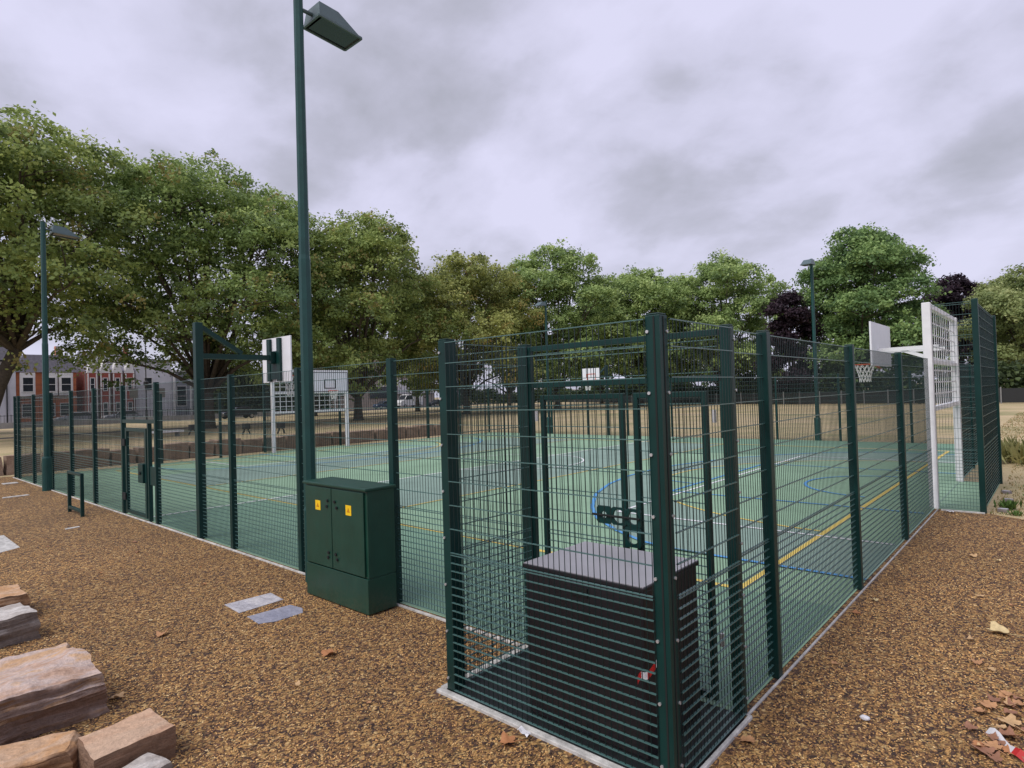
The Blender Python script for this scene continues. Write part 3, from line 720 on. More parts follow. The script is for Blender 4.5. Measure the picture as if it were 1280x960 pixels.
# ------------------------------------------------------------------ cycle stand
bs = thing('bike_stand', (-15.5,-0.75,0), 'green rectangular cycle stand in front of the fence near the gate', 'bike stand')
f = MB(); f.box((-16.1,-0.785,0),(-16.03,-0.715,1.0)).box((-14.99,-0.785,0),(-14.92,-0.715,1.0)); f.build('upright', M['green'], bs, bevel=0.008)
MB().box((-16.03,-0.783,0.932),(-14.99,-0.717,0.998)).build('top_rail', M['green'], bs, bevel=0.008); MB().box((-16.03,-0.783,0.09),(-14.99,-0.717,0.16)).build('lower_rail', M['green'], bs, bevel=0.008)

# ------------------------------------------------------------------ stones
def rock(name, cx, cy, sx, sy, h, rz, mat, label, cat, seed, group=None, z0=-0.06, rough=0.05, taper=0.05, round_=0.0, tilt=(0,0), sub=4, cell=0.07):
    bm = bmesh.new(); bmesh.ops.create_cube(bm, size=1)
    nseg = max(3, int(max(sx, sy, h)/cell)); bmesh.ops.subdivide_edges(bm, edges=bm.edges, cuts=min(nseg, 34), use_grid_fill=True)
    c, s = math.cos(rz), math.sin(rz)
    for v in bm.verts:
        u = v.co.copy(); x, y, z = u.x*sx, u.y*sy, u.z*(h-z0)
        t = u.z+0.5
        if round_:
            q = Vector((u.x*2, u.y*2, max(0, u.z)*2)); ln = max(1e-4, (abs(q.x)**4+abs(q.y)**4+abs(q.z)**4)**0.25)
            k = 1-round_*max(0, ln-0.85); x *= k; y *= k; z *= (k if z > 0 else 1)
        x *= 1-taper*t; y *= 1-taper*t
        P = Vector((x*2.2+seed*3.7, y*2.2+seed, z*2.2))
        n1 = mnoise.noise_vector(P)*rough
        strat = (mnoise.noise(Vector((x*0.9+seed, y*0.9, z*16+seed)))+0.6*abs(mnoise.noise(Vector((x*2+seed, y*2, z*38)))))*rough*0.38      # bedding layers on the sides
        P2 = P*4.3; n2 = mnoise.noise_vector(P2)*rough*0.32
        rad = Vector((x, y, 0)); rad = rad.normalized() if rad.length > 1e-4 else Vector((0,0,0))
        side = 1.0 if abs(u.z) < 0.499 else 0.4
        x += n1.x+n2.x+rad.x*strat*side; y += n1.y+n2.y+rad.y*strat*side
        z += (n1.z*0.8+n2.z*0.7)*t + t*(tilt[0]*u.x*sx+tilt[1]*u.y*sy)
        v.co = Vector((x*c-y*s, x*s+y*c, z+(h+z0)/2))
    me = bpy.data.meshes.new(name); bm.to_mesh(me); bm.free(); me.materials.append(mat)
    me.polygons.foreach_set('use_smooth', [True]*len(me.polygons))
    try: me.set_sharp_from_angle(angle=math.radians(32))
    except Exception: pass
    o = bpy.data.objects.new(name, me); C.objects.link(o); o.location = (cx, cy, 0)
    return tag(o, label, cat, group)
SG = 'sandstone blocks beside the path'
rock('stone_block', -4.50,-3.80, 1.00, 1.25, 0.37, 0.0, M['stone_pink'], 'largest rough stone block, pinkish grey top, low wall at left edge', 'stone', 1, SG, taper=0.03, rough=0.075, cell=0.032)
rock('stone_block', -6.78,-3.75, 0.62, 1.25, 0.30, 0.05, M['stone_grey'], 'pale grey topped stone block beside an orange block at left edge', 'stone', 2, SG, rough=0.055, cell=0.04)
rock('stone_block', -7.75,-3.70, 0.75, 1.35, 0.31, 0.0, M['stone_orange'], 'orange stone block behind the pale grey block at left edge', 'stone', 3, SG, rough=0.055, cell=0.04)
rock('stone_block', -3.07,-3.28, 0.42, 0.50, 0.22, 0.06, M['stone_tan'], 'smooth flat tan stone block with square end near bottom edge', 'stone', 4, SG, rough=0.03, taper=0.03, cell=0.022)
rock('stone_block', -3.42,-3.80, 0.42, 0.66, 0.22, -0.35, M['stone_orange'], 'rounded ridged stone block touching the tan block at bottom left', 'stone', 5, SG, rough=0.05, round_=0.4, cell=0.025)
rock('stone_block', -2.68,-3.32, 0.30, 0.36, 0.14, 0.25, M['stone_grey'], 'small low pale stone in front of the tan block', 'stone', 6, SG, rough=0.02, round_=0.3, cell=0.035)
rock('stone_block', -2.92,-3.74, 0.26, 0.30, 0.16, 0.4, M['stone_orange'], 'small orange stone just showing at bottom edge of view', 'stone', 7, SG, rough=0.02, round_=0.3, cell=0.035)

# low wall of big blocks behind the left end fence
rr = random.Random(11); y = -2.4; i = 0
while y < 23.5:
    w = rr.uniform(0.95, 1.35); h = rr.uniform(0.62, 0.76)
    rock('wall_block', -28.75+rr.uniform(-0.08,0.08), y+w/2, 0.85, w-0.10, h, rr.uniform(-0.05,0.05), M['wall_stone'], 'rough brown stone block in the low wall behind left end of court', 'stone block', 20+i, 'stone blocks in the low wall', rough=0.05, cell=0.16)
    y += w; i += 1

def slab(name, poly, z, mat, label, cat):
    b = MB(); b.prism(poly, 'z', -0.02, z); o = b.build(name, mat, bevel=0.006); return tag(o, label, cat)
slab('paving_slab', [(-5.93,-1.38),(-5.47,-1.40),(-5.50,-0.82),(-5.90,-0.79)], 0.012, M['slate_pale'], 'pale whitish flagstone set in the mulch, farther of the pair near the cabinet', 'paving slab')
slab('paving_slab', [(-5.27,-1.40),(-4.93,-1.42),(-4.84,-1.25),(-4.85,-0.92),(-5.0,-0.84),(-5.24,-0.87)], 0.012, M['slate_blue'], 'bluish grey flagstone with rounded end, nearer of the pair by the cabinet', 'paving slab')
slab('paving_slab', [(-14.0,-3.3),(-11.9,-3.3),(-12.10,-2.63),(-12.3,-2.33),(-13.95,-2.31)], 0.012, M['concrete'], 'large pale rectangular slab set in mulch at left edge', 'paving slab')
slab('paving_slab', [(-20.75,-1.32),(-20.55,-1.35),(-20.62,-0.72),(-20.8,-0.74)], 0.02, M['concrete'], 'thin pale slab strip in the mulch at far left', 'paving slab')
slab('paving_slab', [(-13.6,-1.38),(-13.48,-1.38),(-13.55,-1.12),(-13.65,-1.12)], 0.016, M['concrete'], 'small white paving piece in mulch near the cycle stand', 'paving slab')
slab('paving_slab', [(-25.1,-0.7),(-24.7,-0.7),(-24.7,-0.3),(-25.1,-0.3)], 0.02, M['concrete'], 'small pale slab at foot of the farthest left fence post', 'paving slab')

# ------------------------------------------------------------------ rubber chips near the camera (stuff)
def in_poly(px, py, poly):
    inside = np.zeros(len(px), bool); n = len(poly)
    for i in range(n):
        x0, y0 = poly[i]; x1, y1 = poly[(i+1)%n]
        if y0 == y1: continue
        c_ = ((y0 > py) != (y1 > py)) & (px < (x1-x0)*(py-y0)/(y1-y0)+x0); inside ^= c_
    return inside
nr = np.random.default_rng(5)
NCH = 640000
px = nr.uniform(-13, 3.2, NCH); py = nr.uniform(-5.0, 10.0, NCH)
dist = np.hypot(px-CAM[0], py-CAM[1])
ok = nr.uniform(0, 1, NCH) < np.clip(1.15-dist/14, 0.12, 1)
ok &= ~((px < 0.13) & (py > -0.11) & (px > -28)) & ~((px > -2.18) & (px < 0.14) & (py > -1.31) & (py < 0.2))
ok &= ~((px > -5.47) & (px < -4.08) & (py > -0.51)) & (py < 9.7)
# keep what lies in front of the camera
fx_ = (px-CAM[0])*-0.666+(py-CAM[1])*0.746; sx_ = (px-CAM[0])*0.745+(py-CAM[1])*0.666
ok &= (fx_ > 1.5) & (np.abs(sx_) < fx_*0.95+0.4)
for poly in ([(-5.93,-1.38),(-5.47,-1.40),(-5.50,-0.82),(-5.90,-0.79)], [(-5.27,-1.40),(-4.93,-1.42),(-4.84,-1.25),(-4.85,-0.92),(-5.0,-0.84),(-5.24,-0.87)], [(-14.0,-3.3),(-11.9,-3.3),(-12.10,-2.63),(-12.3,-2.33),(-13.95,-2.31)]):
    ok &= ~in_poly(px, py, poly)
px, py = px[ok], py[ok]; n = len(px)
ang = nr.uniform(0, PI, n); ln_ = nr.uniform(0.005, 0.0135, n); wd = nr.uniform(0.0028, 0.0056, n); ht_ = nr.uniform(0.003, 0.008, n); tl = nr.normal(0, 0.16, n)
ca, sa = np.cos(ang), np.sin(ang)
def P3(l, w, h):
    l, w = l*ln_, w*wd
    return np.stack([px+l*ca-w*sa, py+l*sa+w*ca, 0.007+h*ht_+tl*l], 1)
V = np.stack([P3(-1,0,0.2), P3(-0.4,-1,0), P3(0.5,-0.9,0.1), P3(1,0.1,0.25), P3(0.4,1,0), P3(-0.5,0.9,0.1), P3(-0.35,0,1.0), P3(0.45,0.1,0.9)], 1).reshape(-1,3)
F = np.array([[0,1,6],[1,2,7],[1,7,6],[2,3,7],[3,4,7],[4,5,6],[4,6,7],[5,0,6]])
Fa = (F[None]+8*np.arange(n)[:,None,None]).reshape(-1,3)
pal = np.array([(0.040,0.024,0.023),(0.105,0.054,0.034),(0.22,0.118,0.052),(0.36,0.198,0.078),(0.48,0.270,0.102),(0.56,0.36,0.155),(0.60,0.44,0.23)])
ci = nr.choice(len(pal), n, p=[0.12,0.15,0.19,0.23,0.19,0.09,0.03])
patch = np.array([mnoise.fractal(Vector((a_*0.55, b2*0.55, 3.3)), 1.0, 2.0, 4) for a_, b2 in zip(px, py)])
cc = pal[ci]*nr.uniform(0.75, 1.25, (n,1))*np.clip(1.08+0.42*patch, 0.65, 1.45)[:,None]
o = fast_mesh('mulch_chips', V, Fa, M['chips'], np.repeat(cc, 8, 0)); tag(o, 'brown and tan rubber mulch chips covering the ground', 'mulch', kind='stuff')

# ------------------------------------------------------------------ fallen leaves and litter
def leaf_mesh(seed, size):
    r = random.Random(seed); pts = []; n = 5
    prof = [(0,0.0),(0.25,0.28),(0.10,0.62),(0.42,0.55),(0.36,0.95),(0.62,0.62),(1.0,0.0)]
    outline = []
    lobes = 5
    for i in range(22):
        t = 2*PI*i/22; rad = 0.58+0.42*abs(math.cos(t*lobes/2.0))**0.8 if i else 0.35
        rad *= r.uniform(0.82,1.12); outline.append((rad*math.cos(t)*size*0.5, rad*math.sin(t)*size*0.5*0.85))
    b = MB(); vs = [(0,0,0.012)]; curl = r.uniform(0.5,1.6); kx = r.uniform(-0.5,0.5)
    for x, y in outline:
        vs.append((x, y, 0.008+curl*(y*y)/size*1.1+kx*x*0.3*abs(x)/size+r.uniform(0,0.008)))
    b.add(vs, [(0, i, i%22+1) for i in range(1, 23)])
    b.bar((-size*0.15,0,0.01),(-size*0.85,size*0.08,0.012),0.004)
    return b
LC = [(0.52,0.28,0.14),(0.44,0.20,0.09),(0.58,0.38,0.20),(0.32,0.16,0.10),(0.66,0.52,0.28)]
def fallen(x, y, size, seed, col, label, group='fallen leaves on the mulch', z=0.008):
    o = leaf_mesh(seed, size).build('fallen_leaf', M['fallen'], norm=False, smooth=True)
    a = o.data.color_attributes.new('Col', 'FLOAT_COLOR', 'POINT')
    for d_ in a.data: d_.color = (*col, 1)
    o.location = (x, y, z); o.rotation_euler = (random.Random(seed).uniform(-0.15,0.15), 0, seed*2.39); return tag(o, label, 'leaf', group)
named = [(-5.47,-2.24,0.16,0,'pale dry leaf lying alone on mulch left of the flagstones'),(-3.53,-1.39,0.19,1,'orange brown leaf on mulch midway between cage and stones'),
 (-4.20,-3.02,0.13,2,'small pale leaf beside the right end of the largest stone'),(1.39,3.06,0.24,4,'large cream leaf near right edge of the mulch'),
 (0.92,6.18,0.13,2,'pale tan leaf on mulch in line with the right goal'),(1.29,2.12,0.13,0,'pair-sized curled pink brown leaf below the cream leaf'),
 (-1.12,-1.42,0.15,1,'brown leaf against the pale edging in front of the cage'),(0.20,-0.34,0.13,0,'reddish leaf on mulch beside cage right side'),
 (0.17,2.82,0.12,1,'brown leaf against the right fence foot between two posts'),(1.15,4.23,0.10,2,'tiny pale leaf beyond the large cream leaf')]
for i, (x,y,s,c,l) in enumerate(named): fallen(x,y,s,i+1,LC[c],l)
rr = random.Random(8)
for i in range(46):
    x = rr.uniform(1.36,2.05); y = rr.uniform(0.42,1.55)
    if x < 1.42 and y > 1.2: continue
    fallen(x, y, rr.uniform(0.09,0.17), 40+i, rr.choice(LC[:4]), 'dry brown leaf in the drift at bottom right corner', 'leaves in the drift at bottom right', 0.008+0.02*rr.random())
for i in range(26):
    t = i/25
    if i % 2: x, y = rr.uniform(0.15,1.6), 1.0+8.5*t
    else: x, y = -12*t-0.3 if -12*t-0.3 < -2.3 else -2.4, rr.uniform(-2.4,-0.25)
    if -5.5 < x < -4.1 and y > -0.55: continue
    fallen(x, y, rr.uniform(0.05,0.10), 90+i, rr.choice(LC), 'tiny dry leaf scattered on the open mulch', 'tiny leaves scattered on the mulch')
tp = [(1.46+0.030*i, 0.80-0.036*i+0.02*math.sin(i*0.9), 0.035+0.015*math.sin(i*1.3)) for i in range(12)]
o = ribbon('barrier_tape', tp, 0.055, [M['tapewhite'], M['red']], up=(0.5,0.4,0.75), stripes=5); tag(o, 'strip of white and red tape lying among leaves at bottom right', 'tape')
b = MB(); bmx = bmesh.new(); bmesh.ops.create_icosphere(bmx, subdivisions=2, radius=0.03)
for v in bmx.verts: v.co = Vector((v.co.x*1.2, v.co.y*0.8, v.co.z*0.6+0.02))+mnoise.noise_vector(v.co*40)*0.004
me = bpy.data.meshes.new('pebble'); bmx.to_mesh(me); bmx.free(); me.materials.append(M['tapewhite']); o = bpy.data.objects.new('pebble', me); C.objects.link(o); o.location = (0.76,0.48,0.006); tag(o, 'single small white pebble on open mulch right of the cage', 'pebble')
b = MB(); rr2 = random.Random(3)
for i in range(4):
    for j in range(3): b.v.append((0.03*i+rr2.uniform(-.006,.006), 0.035*j, 0.02+rr2.uniform(0,0.03)))
for i in range(3):
    for j in range(2): b.f.append((i*3+j,(i+1)*3+j,(i+1)*3+j+1,i*3+j+1)); b.m.append(0)
o = b.build('wrapper', M['blue_bit'], norm=False); o.location = (1.66,1.27,0.01); tag(o, 'scrap of pale blue wrapper at right edge beside the leaf drift', 'litter')
b = MB()
for i in range(6):
    for j in range(3): b.v.append((0.035*i+rr2.uniform(-.006,.006), 0.04*j-0.01*i, 0.02+rr2.uniform(0,0.03)))
for i in range(5):
    for j in range(2): b.f.append((i*3+j,(i+1)*3+j,(i+1)*3+j+1,i*3+j+1)); b.m.append(0)
o = b.build('paper_scrap', M['tapewhite'], norm=False); o.location = (-1.14,-1.30,0.035); o.scale = (0.7,0.6,0.6); tag(o, 'crumpled white paper scrap on the pale edging before the cage', 'litter')
o = b.build('paper_scrap', M['tapewhite'], norm=False); o.location = (0.22,9.62,0.01); o.scale = (0.7,0.9,0.7); tag(o, 'small white scrap on mulch at foot of the right goal', 'litter')

# ------------------------------------------------------------------ trees
def tree(name, x, y, H, R, zc, label, cols, seed, nl=30000, leaf=0.36, lobes=15, trunk_r=0.45, group='trees around the park', lean=(0,0), squash=1.0, flat=0.75, clump=0.85, trunk_to=None, gap=0.0):
    r = np.random.default_rng(seed); root = thing(name, (x,y,0), label, 'tree', group)
    LP = []
    zmid = zc+(H-zc)*0.5
    # lobes: big billows set over an egg-shaped crown
    ga = PI*(3-math.sqrt(5))
    for i in range(lobes):
        t = (i+0.5)/lobes; zf = 0.05+0.87*t
        prof = math.sqrt(max(0.02, 1-((zf-0.36)/0.66)**2))
        rad = R*prof*(0.74 if i % 4 else 0.32)*r.uniform(0.8,1.1); a = i*ga+seed
        lr = R*r.uniform(0.27,0.42)*(0.70+0.3*prof)
        LP.append((x+rad*math.cos(a), y+rad*math.sin(a), zc+(H-zc)*zf-(lr*0.75 if zf > 0.75 else 0), lr))
    LP.append((x, y, H-R*0.36, R*0.36))
    # trunk and limbs
    tb = MB(); fork = trunk_to or max(2.6, zc*0.85)
    tb.tube([(x,y,-0.1),(x+0.02,y,0.4),(x+lean[0]*0.5,y+lean[1]*0.5,fork*0.6),(x+lean[0],y+lean[1],fork)], [trunk_r*1.35,trunk_r,trunk_r*0.86,trunk_r*0.74], 10)
    for i, (lx,ly,lzz,lr) in enumerate(LP):
        s = Vector((x+lean[0],y+lean[1],fork-0.15)); e = Vector((lx,ly,lzz)); m1 = s.lerp(e,0.4)+Vector((0,0,(e-s).length*0.10)); m2 = s.lerp(e,0.75)+Vector((0,0,(e-s).length*0.08))
        tb.tube([s,m1,m2,e], [trunk_r*0.42,trunk_r*0.26,trunk_r*0.16,trunk_r*0.07], 6)
        for q in range(4):
            dv = Vector(r.normal(0,1,3)).normalized(); dv.z = abs(dv.z)*0.8; st = m2.lerp(e, r.uniform(0,1)); tb.tube([st, st+dv*lr*0.5+Vector((0,0,0.15)), st+dv*lr*0.95], [trunk_r*0.12,trunk_r*0.08,trunk_r*0.03], 5)
    tb.build('trunk', M['bark'], root, smooth=True)
    # leaf clumps over each lobe
    tot = sum(l[3]**2 for l in LP); cen = []; nor = []; top_lit = []
    per = 46; ncl = nl//per
    for (lx,ly,lzz,lr) in LP:
        k = max(6, int(ncl*lr*lr/tot)); u = r.normal(0,1,(k,3)); u /= np.linalg.norm(u,axis=1)[:,None]
        flip = (u[:,2] < -0.25) & (r.uniform(0,1,k) < 0.8); u[flip,2] *= -1
        rr_ = lr*(0.62+0.43*r.uniform(0,1,k)**0.6); rr_ *= np.where(r.uniform(0,1,k) < 0.10, r.uniform(0.3,0.8,k), 1.0); rr_ *= np.where(r.uniform(0,1,k) < 0.07, 1.22, 1.0)
        p = np.array([lx,ly,lzz])+u*rr_[:,None]*np.array([1,1,flat])
        cen.append(p); nor.append(u); top_lit.append(np.clip(0.5+0.5*u[:,2],0,1))
    cen = np.concatenate(cen); nor = np.concatenate(nor); top_lit = np.concatenate(top_lit)
    keep = (cen[:,2] > zc*0.82); cen, nor, top_lit = cen[keep], nor[keep], top_lit[keep]; k = len(cen)
    cs = r.uniform(0.55,1.25,k)*clump
    off = r.normal(0,1,(k,per,3))*np.array([0.62,0.62,0.34])*cs[:,None,None]
    off[:,:,2] -= 0.18*(off[:,:,0]**2+off[:,:,1]**2)/np.maximum(cs,0.3)[:,None]     # sprays droop at their edges
    p = (cen[:,None,:]+off).reshape(-1,3); m = len(p)
    nn = r.normal(0,0.6,(m,3)); nn[:,2] += 0.55; nn += np.repeat(nor,per,0)*0.55; nn /= np.linalg.norm(nn,axis=1)[:,None]
    a = np.cross(nn, r.normal(0,1,(m,3))); a /= np.linalg.norm(a,axis=1)[:,None]; b_ = np.cross(nn,a)
    sz = leaf*r.uniform(0.6,1.25,m)[:,None]
    V = np.stack([p-a*sz*0.5, p+b_*sz*0.36+nn*sz*0.08, p+a*sz*0.55, p-b_*sz*0.36+nn*sz*0.08],1).reshape(-1,3)
    Fq = np.arange(m*4).reshape(-1,4)
    dark, mid, lite = [np.array(c) for c in cols[:3]]
    tone = np.clip(np.repeat(0.22+0.50*top_lit+r.normal(0,0.23,k),per)+r.normal(0,0.10,m),0,1)[:,None]  # sunlit tops and shadowed undersides of each lobe painted into the leaf colour
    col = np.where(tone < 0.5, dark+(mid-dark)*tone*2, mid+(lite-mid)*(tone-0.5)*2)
    if len(cols) > 3:
        dry = np.repeat(r.uniform(0,1,k) < 0.07, per) & (r.uniform(0,1,m) < 0.7); col[dry] = np.array(cols[3])*r.uniform(0.7,1.2,(dry.sum(),1))
    fast_mesh('crown', V, Fq, M['leaf'], np.repeat(col,4,0), root, (x,y,0))
    return root
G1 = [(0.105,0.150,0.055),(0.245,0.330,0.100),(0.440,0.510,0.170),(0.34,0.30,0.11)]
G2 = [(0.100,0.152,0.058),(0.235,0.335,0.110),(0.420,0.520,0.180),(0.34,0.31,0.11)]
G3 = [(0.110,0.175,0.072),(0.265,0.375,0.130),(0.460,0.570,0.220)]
GY = [(0.115,0.140,0.052),(0.285,0.330,0.105),(0.480,0.500,0.170),(0.46,0.36,0.13)]
GB = [(0.070,0.132,0.056),(0.170,0.280,0.098),(0.320,0.450,0.165)]
PU = [(0.016,0.011,0.017),(0.034,0.021,0.032),(0.068,0.042,0.056)]
GL = [(0.140,0.190,0.080),(0.290,0.355,0.140),(0.460,0.500,0.230)]
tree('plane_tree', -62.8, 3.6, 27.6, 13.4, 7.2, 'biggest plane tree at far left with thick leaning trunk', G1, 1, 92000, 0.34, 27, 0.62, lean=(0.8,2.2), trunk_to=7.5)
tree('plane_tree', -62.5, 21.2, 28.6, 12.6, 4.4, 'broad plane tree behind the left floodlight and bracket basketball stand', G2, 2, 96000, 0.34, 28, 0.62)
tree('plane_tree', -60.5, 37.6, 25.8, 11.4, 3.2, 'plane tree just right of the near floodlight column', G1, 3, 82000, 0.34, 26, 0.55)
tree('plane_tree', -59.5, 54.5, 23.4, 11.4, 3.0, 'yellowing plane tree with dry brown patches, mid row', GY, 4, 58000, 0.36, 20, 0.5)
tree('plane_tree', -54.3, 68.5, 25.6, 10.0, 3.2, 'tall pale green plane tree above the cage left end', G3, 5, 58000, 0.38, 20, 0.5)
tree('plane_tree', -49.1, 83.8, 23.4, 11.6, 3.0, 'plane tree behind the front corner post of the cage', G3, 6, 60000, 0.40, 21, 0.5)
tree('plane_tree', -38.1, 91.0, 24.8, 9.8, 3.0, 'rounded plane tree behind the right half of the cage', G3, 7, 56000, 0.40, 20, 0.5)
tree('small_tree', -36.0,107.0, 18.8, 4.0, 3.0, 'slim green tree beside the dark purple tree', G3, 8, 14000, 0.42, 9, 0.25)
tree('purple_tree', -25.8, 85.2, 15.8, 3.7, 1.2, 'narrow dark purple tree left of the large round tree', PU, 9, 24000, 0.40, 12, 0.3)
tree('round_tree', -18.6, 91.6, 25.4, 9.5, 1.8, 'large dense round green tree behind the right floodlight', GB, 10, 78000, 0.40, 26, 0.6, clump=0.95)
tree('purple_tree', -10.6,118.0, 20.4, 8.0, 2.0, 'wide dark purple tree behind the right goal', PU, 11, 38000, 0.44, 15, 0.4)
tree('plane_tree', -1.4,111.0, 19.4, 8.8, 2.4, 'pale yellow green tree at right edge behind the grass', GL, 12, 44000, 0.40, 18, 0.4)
# second row filling in behind
for i, (x,y,H,R,cl) in enumerate([(-86,-2,22,10,G1),(-88,48,19,8,G1),(-84,66,23,10,G2),(-78,84,24,11,G1),(-70,104,25,11,G3),(-56,112,22,10,G2),(-4,135,16,9,G3),(14,118,17,8,GL)]):
    lab = ['dark tree behind the biggest plane tree at left edge','dark tree filling gap behind the left plane row, near the bracket stand','tree deep behind the near floodlight column','tree deep behind the yellowing plane tree','tree deep behind the tall pale plane tree','tree deep behind the two planes over the cage','low tree far behind the wide purple tree','tree at the right margin beyond the pale tree'][i]
    tree('background_tree', x, y, H, R, 3.0, lab, cl, 30+i, 24000, 0.55, 13, 0.4, 'trees further back')

# far hedges: masses nobody could count
def hedge(name, path, h, thick, m, seed, label, size=0.55):
    hr = np.random.default_rng(seed)
    seg = [np.hypot(path[i+1][0]-path[i][0], path[i+1][1]-path[i][1]) for i in range(len(path)-1)]
    t = hr.uniform(0, sum(seg), m); pts = np.zeros((m,3)); acc = 0
    for i, s in enumerate(seg):
        k_ = (t >= acc) & (t <= acc+s); f_ = ((t[k_]-acc)/s)[:,None]; pts[k_,:2] = np.array(path[i])*(1-f_)+np.array(path[i+1])*f_; acc += s
    hh_ = h*(0.68+0.22*np.sin(t*0.31+seed)+0.16*np.sin(t*1.07+1)+0.10*np.sin(t*2.9))
    pts[:,2] = hh_*hr.uniform(0,1,m)**0.7; pts[:,:2] += hr.normal(0,thick,(m,2))
    nn = hr.normal(0,0.6,(m,3)); nn[:,2] += 0.6; nn /= np.linalg.norm(nn,axis=1)[:,None]; a = np.cross(nn,hr.normal(0,1,(m,3))); a /= np.linalg.norm(a,axis=1)[:,None]; b_ = np.cross(nn,a); sz = size*hr.uniform(0.6,1.2,m)[:,None]
    V = np.stack([pts-a*sz*0.5, pts+b_*sz*0.4, pts+a*sz*0.5, pts-b_*sz*0.4],1).reshape(-1,3)
    col = np.array((0.032,0.052,0.024))+np.array((0.13,0.17,0.06))*hr.uniform(0,1,(m,1))**2
    o = fast_mesh(name, V, np.arange(m*4).reshape(-1,4), M['leaf'], np.repeat(col,4,0)); tag(o, label, 'hedge', kind='stuff')
hedge('far_hedge', [(22,80),(-2,82),(-24,86),(-44,98),(-60,108),(-84,124),(-104,134),(-126,116)], 4.6, 0.9, 70000, 77, 'dark hedge and undergrowth along the far side of the park')
hedge('street_hedge', [(-109,41.0),(-113,46.0),(-118,54),(-122,64),(-126,73)], 10.5, 1.1, 36000, 5, 'tall dark bushes between the pale building and the brown brick building')
bf = thing('boundary_fence', (-30,88,0), 'dark low boundary fence across the far side of the dry field', 'fence')
fpth = [(18,74.5),(-2.7,77.5),(-24,82),(-46,93),(-70,110),(-96,127)]
for i in range(len(fpth)-1):
    p, q = Vector((*fpth[i],0)), Vector((*fpth[i+1],0)); k_ = int((q-p).length/2.6)
    MB().bar(p+Vector((0,0,0.85)), q+Vector((0,0,0.85)), 0.03, 1.5).build('fence_panel', M['iron'], bf)
    for j in range(k_):
        c_ = p.lerp(q, j/k_); MB().box((c_.x-0.06,c_.y-0.12,0),(c_.x+0.06,c_.y-0.02,1.75)).build('post', M['sign_grey'], bf)

# ------------------------------------------------------------------ houses and street on the left
def window(root, x, y0, y1, z0, z1, fr=0.12):
    f = MB()
    f.box((x,y0,z0),(x+0.10,y0+fr,z1)).box((x,y1-fr,z0),(x+0.10,y1,z1)).box((x,y0+fr,z0),(x+0.10,y1-fr,z0+fr)).box((x,y0+fr,z1-fr),(x+0.10,y1-fr,z1)).box((x,y0+fr,(z0+z1)/2-0.04),(x+0.08,y1-fr,(z0+z1)/2+0.04))
    w = f.build('window', M['trim'], root)
    MB().box((x+0.002,y0+fr,z0+fr),(x+0.04,y1-fr,z1-fr)).build('pane', M['glass'], w)
HX = -120.0
h1 = thing('white_house', (HX,11,0), 'white rendered house with dark pipes behind the leaning trunk', 'house', 'houses across the street')
MB().box((HX-9,6.0,0),(HX,15.2,10.2)).build('wall', M['render_white'], h1)
MB().prism([(5.7,10.2),(15.5,10.2),(14.2,13.2),(10.4,14.4),(7,13.2)], 'x', HX-9.2, HX+0.3).build('roof', M['slate_roof'], h1)
p = MB().box((HX+0.02,14.0,0),(HX+0.2,14.15,10.4)).box((HX+0.02,12.6,6.6),(HX+0.2,14.0,6.75)).box((HX+0.02,12.8,10.0),(HX+0.3,15.2,10.25)); p.build('drainpipe', M['iron'], h1)
window(h1, HX, 8.2, 9.8, 5.2, 7.6); window(h1, HX, 8.2, 9.8, 1.2, 3.6)
h2 = thing('orange_brick_house', (HX,18.7,0), 'orange brick house with white bay windows and grey roof', 'house', 'houses across the street')
MB().box((HX-8,15.3,0),(HX-0.4,23.2,8.4)).build('wall', M['brick_orange'], h2)
MB().prism([(15.1,8.4),(23.5,8.4),(22.2,11.2),(16.2,11.2)], 'x', HX-8.2, HX).build('roof', M['slate_roof'], h2)
for y in (15.7, 18.6, 20.7):
    MB().box((HX-0.4,y,4.6),(HX+0.35,y+1.9,8.3)).build('bay', M['trim'], h2); window(h2, HX+0.36, y+0.2, y+1.7, 5.2, 7.6); window(h2, HX-0.39, y+0.2, y+1.7, 1.2, 3.4)
MB().box((HX-0.38,15.3,4.2),(HX-0.2,23.2,4.5)).build('band', M['trim'], h2)
MB().box((HX-5,21.2,10.6),(HX-4,22.2,13)).build('chimney', M['brick_orange'], h2)
for j, (a, bnd) in enumerate([(24.3,28.0),(28.0,31.8)]):
    t = thing('red_terrace_house', (HX,(a+bnd)/2,0), ['left red brick terrace house with white gablets','right red brick terrace house with white gablets, beside the pale building'][j], 'house', 'houses across the street')
    MB().box((HX-8,a,0),(HX,bnd-0.02,8.6)).build('wall', M['brick_red'], t)
    MB().prism([(HX-8.2,8.6),(HX+0.3,8.6),(HX-3.8,12.2)], 'y', a, bnd-0.02).build('roof', M['slate_roof'], t)
    for k_ in range(2):
        y = a+0.25+k_*1.85; bay = MB().box((HX+0.01,y,0),(HX+0.7,y+1.35,8.3)); bay.build('bay', M['brick_red'], t)
        MB().prism([(y-0.1,8.3),(y+1.45,8.3),(y+0.67,11.0)], 'x', HX-0.5, HX+0.75).build('gablet', M['trim'], t)
        for yy in (y-0.02, y+1.19): MB().box((HX+0.71,yy,0.5),(HX+0.85,yy+0.18,8.2)).build('pilaster', M['trim'], t)
        for z0 in (1.0, 5.2): window(t, HX+0.71, y+0.3, y+1.06, z0, z0+2.3)
    MB().box((HX-4.4,bnd-0.5,11.2),(HX-3.2,bnd-0.05,13.6)).build('chimney', M['brick_red'], t)
h4 = thing('pale_building', (HX,37,0), 'pale grey rendered building with one dark doorway right of red terrace', 'building', 'houses across the street')
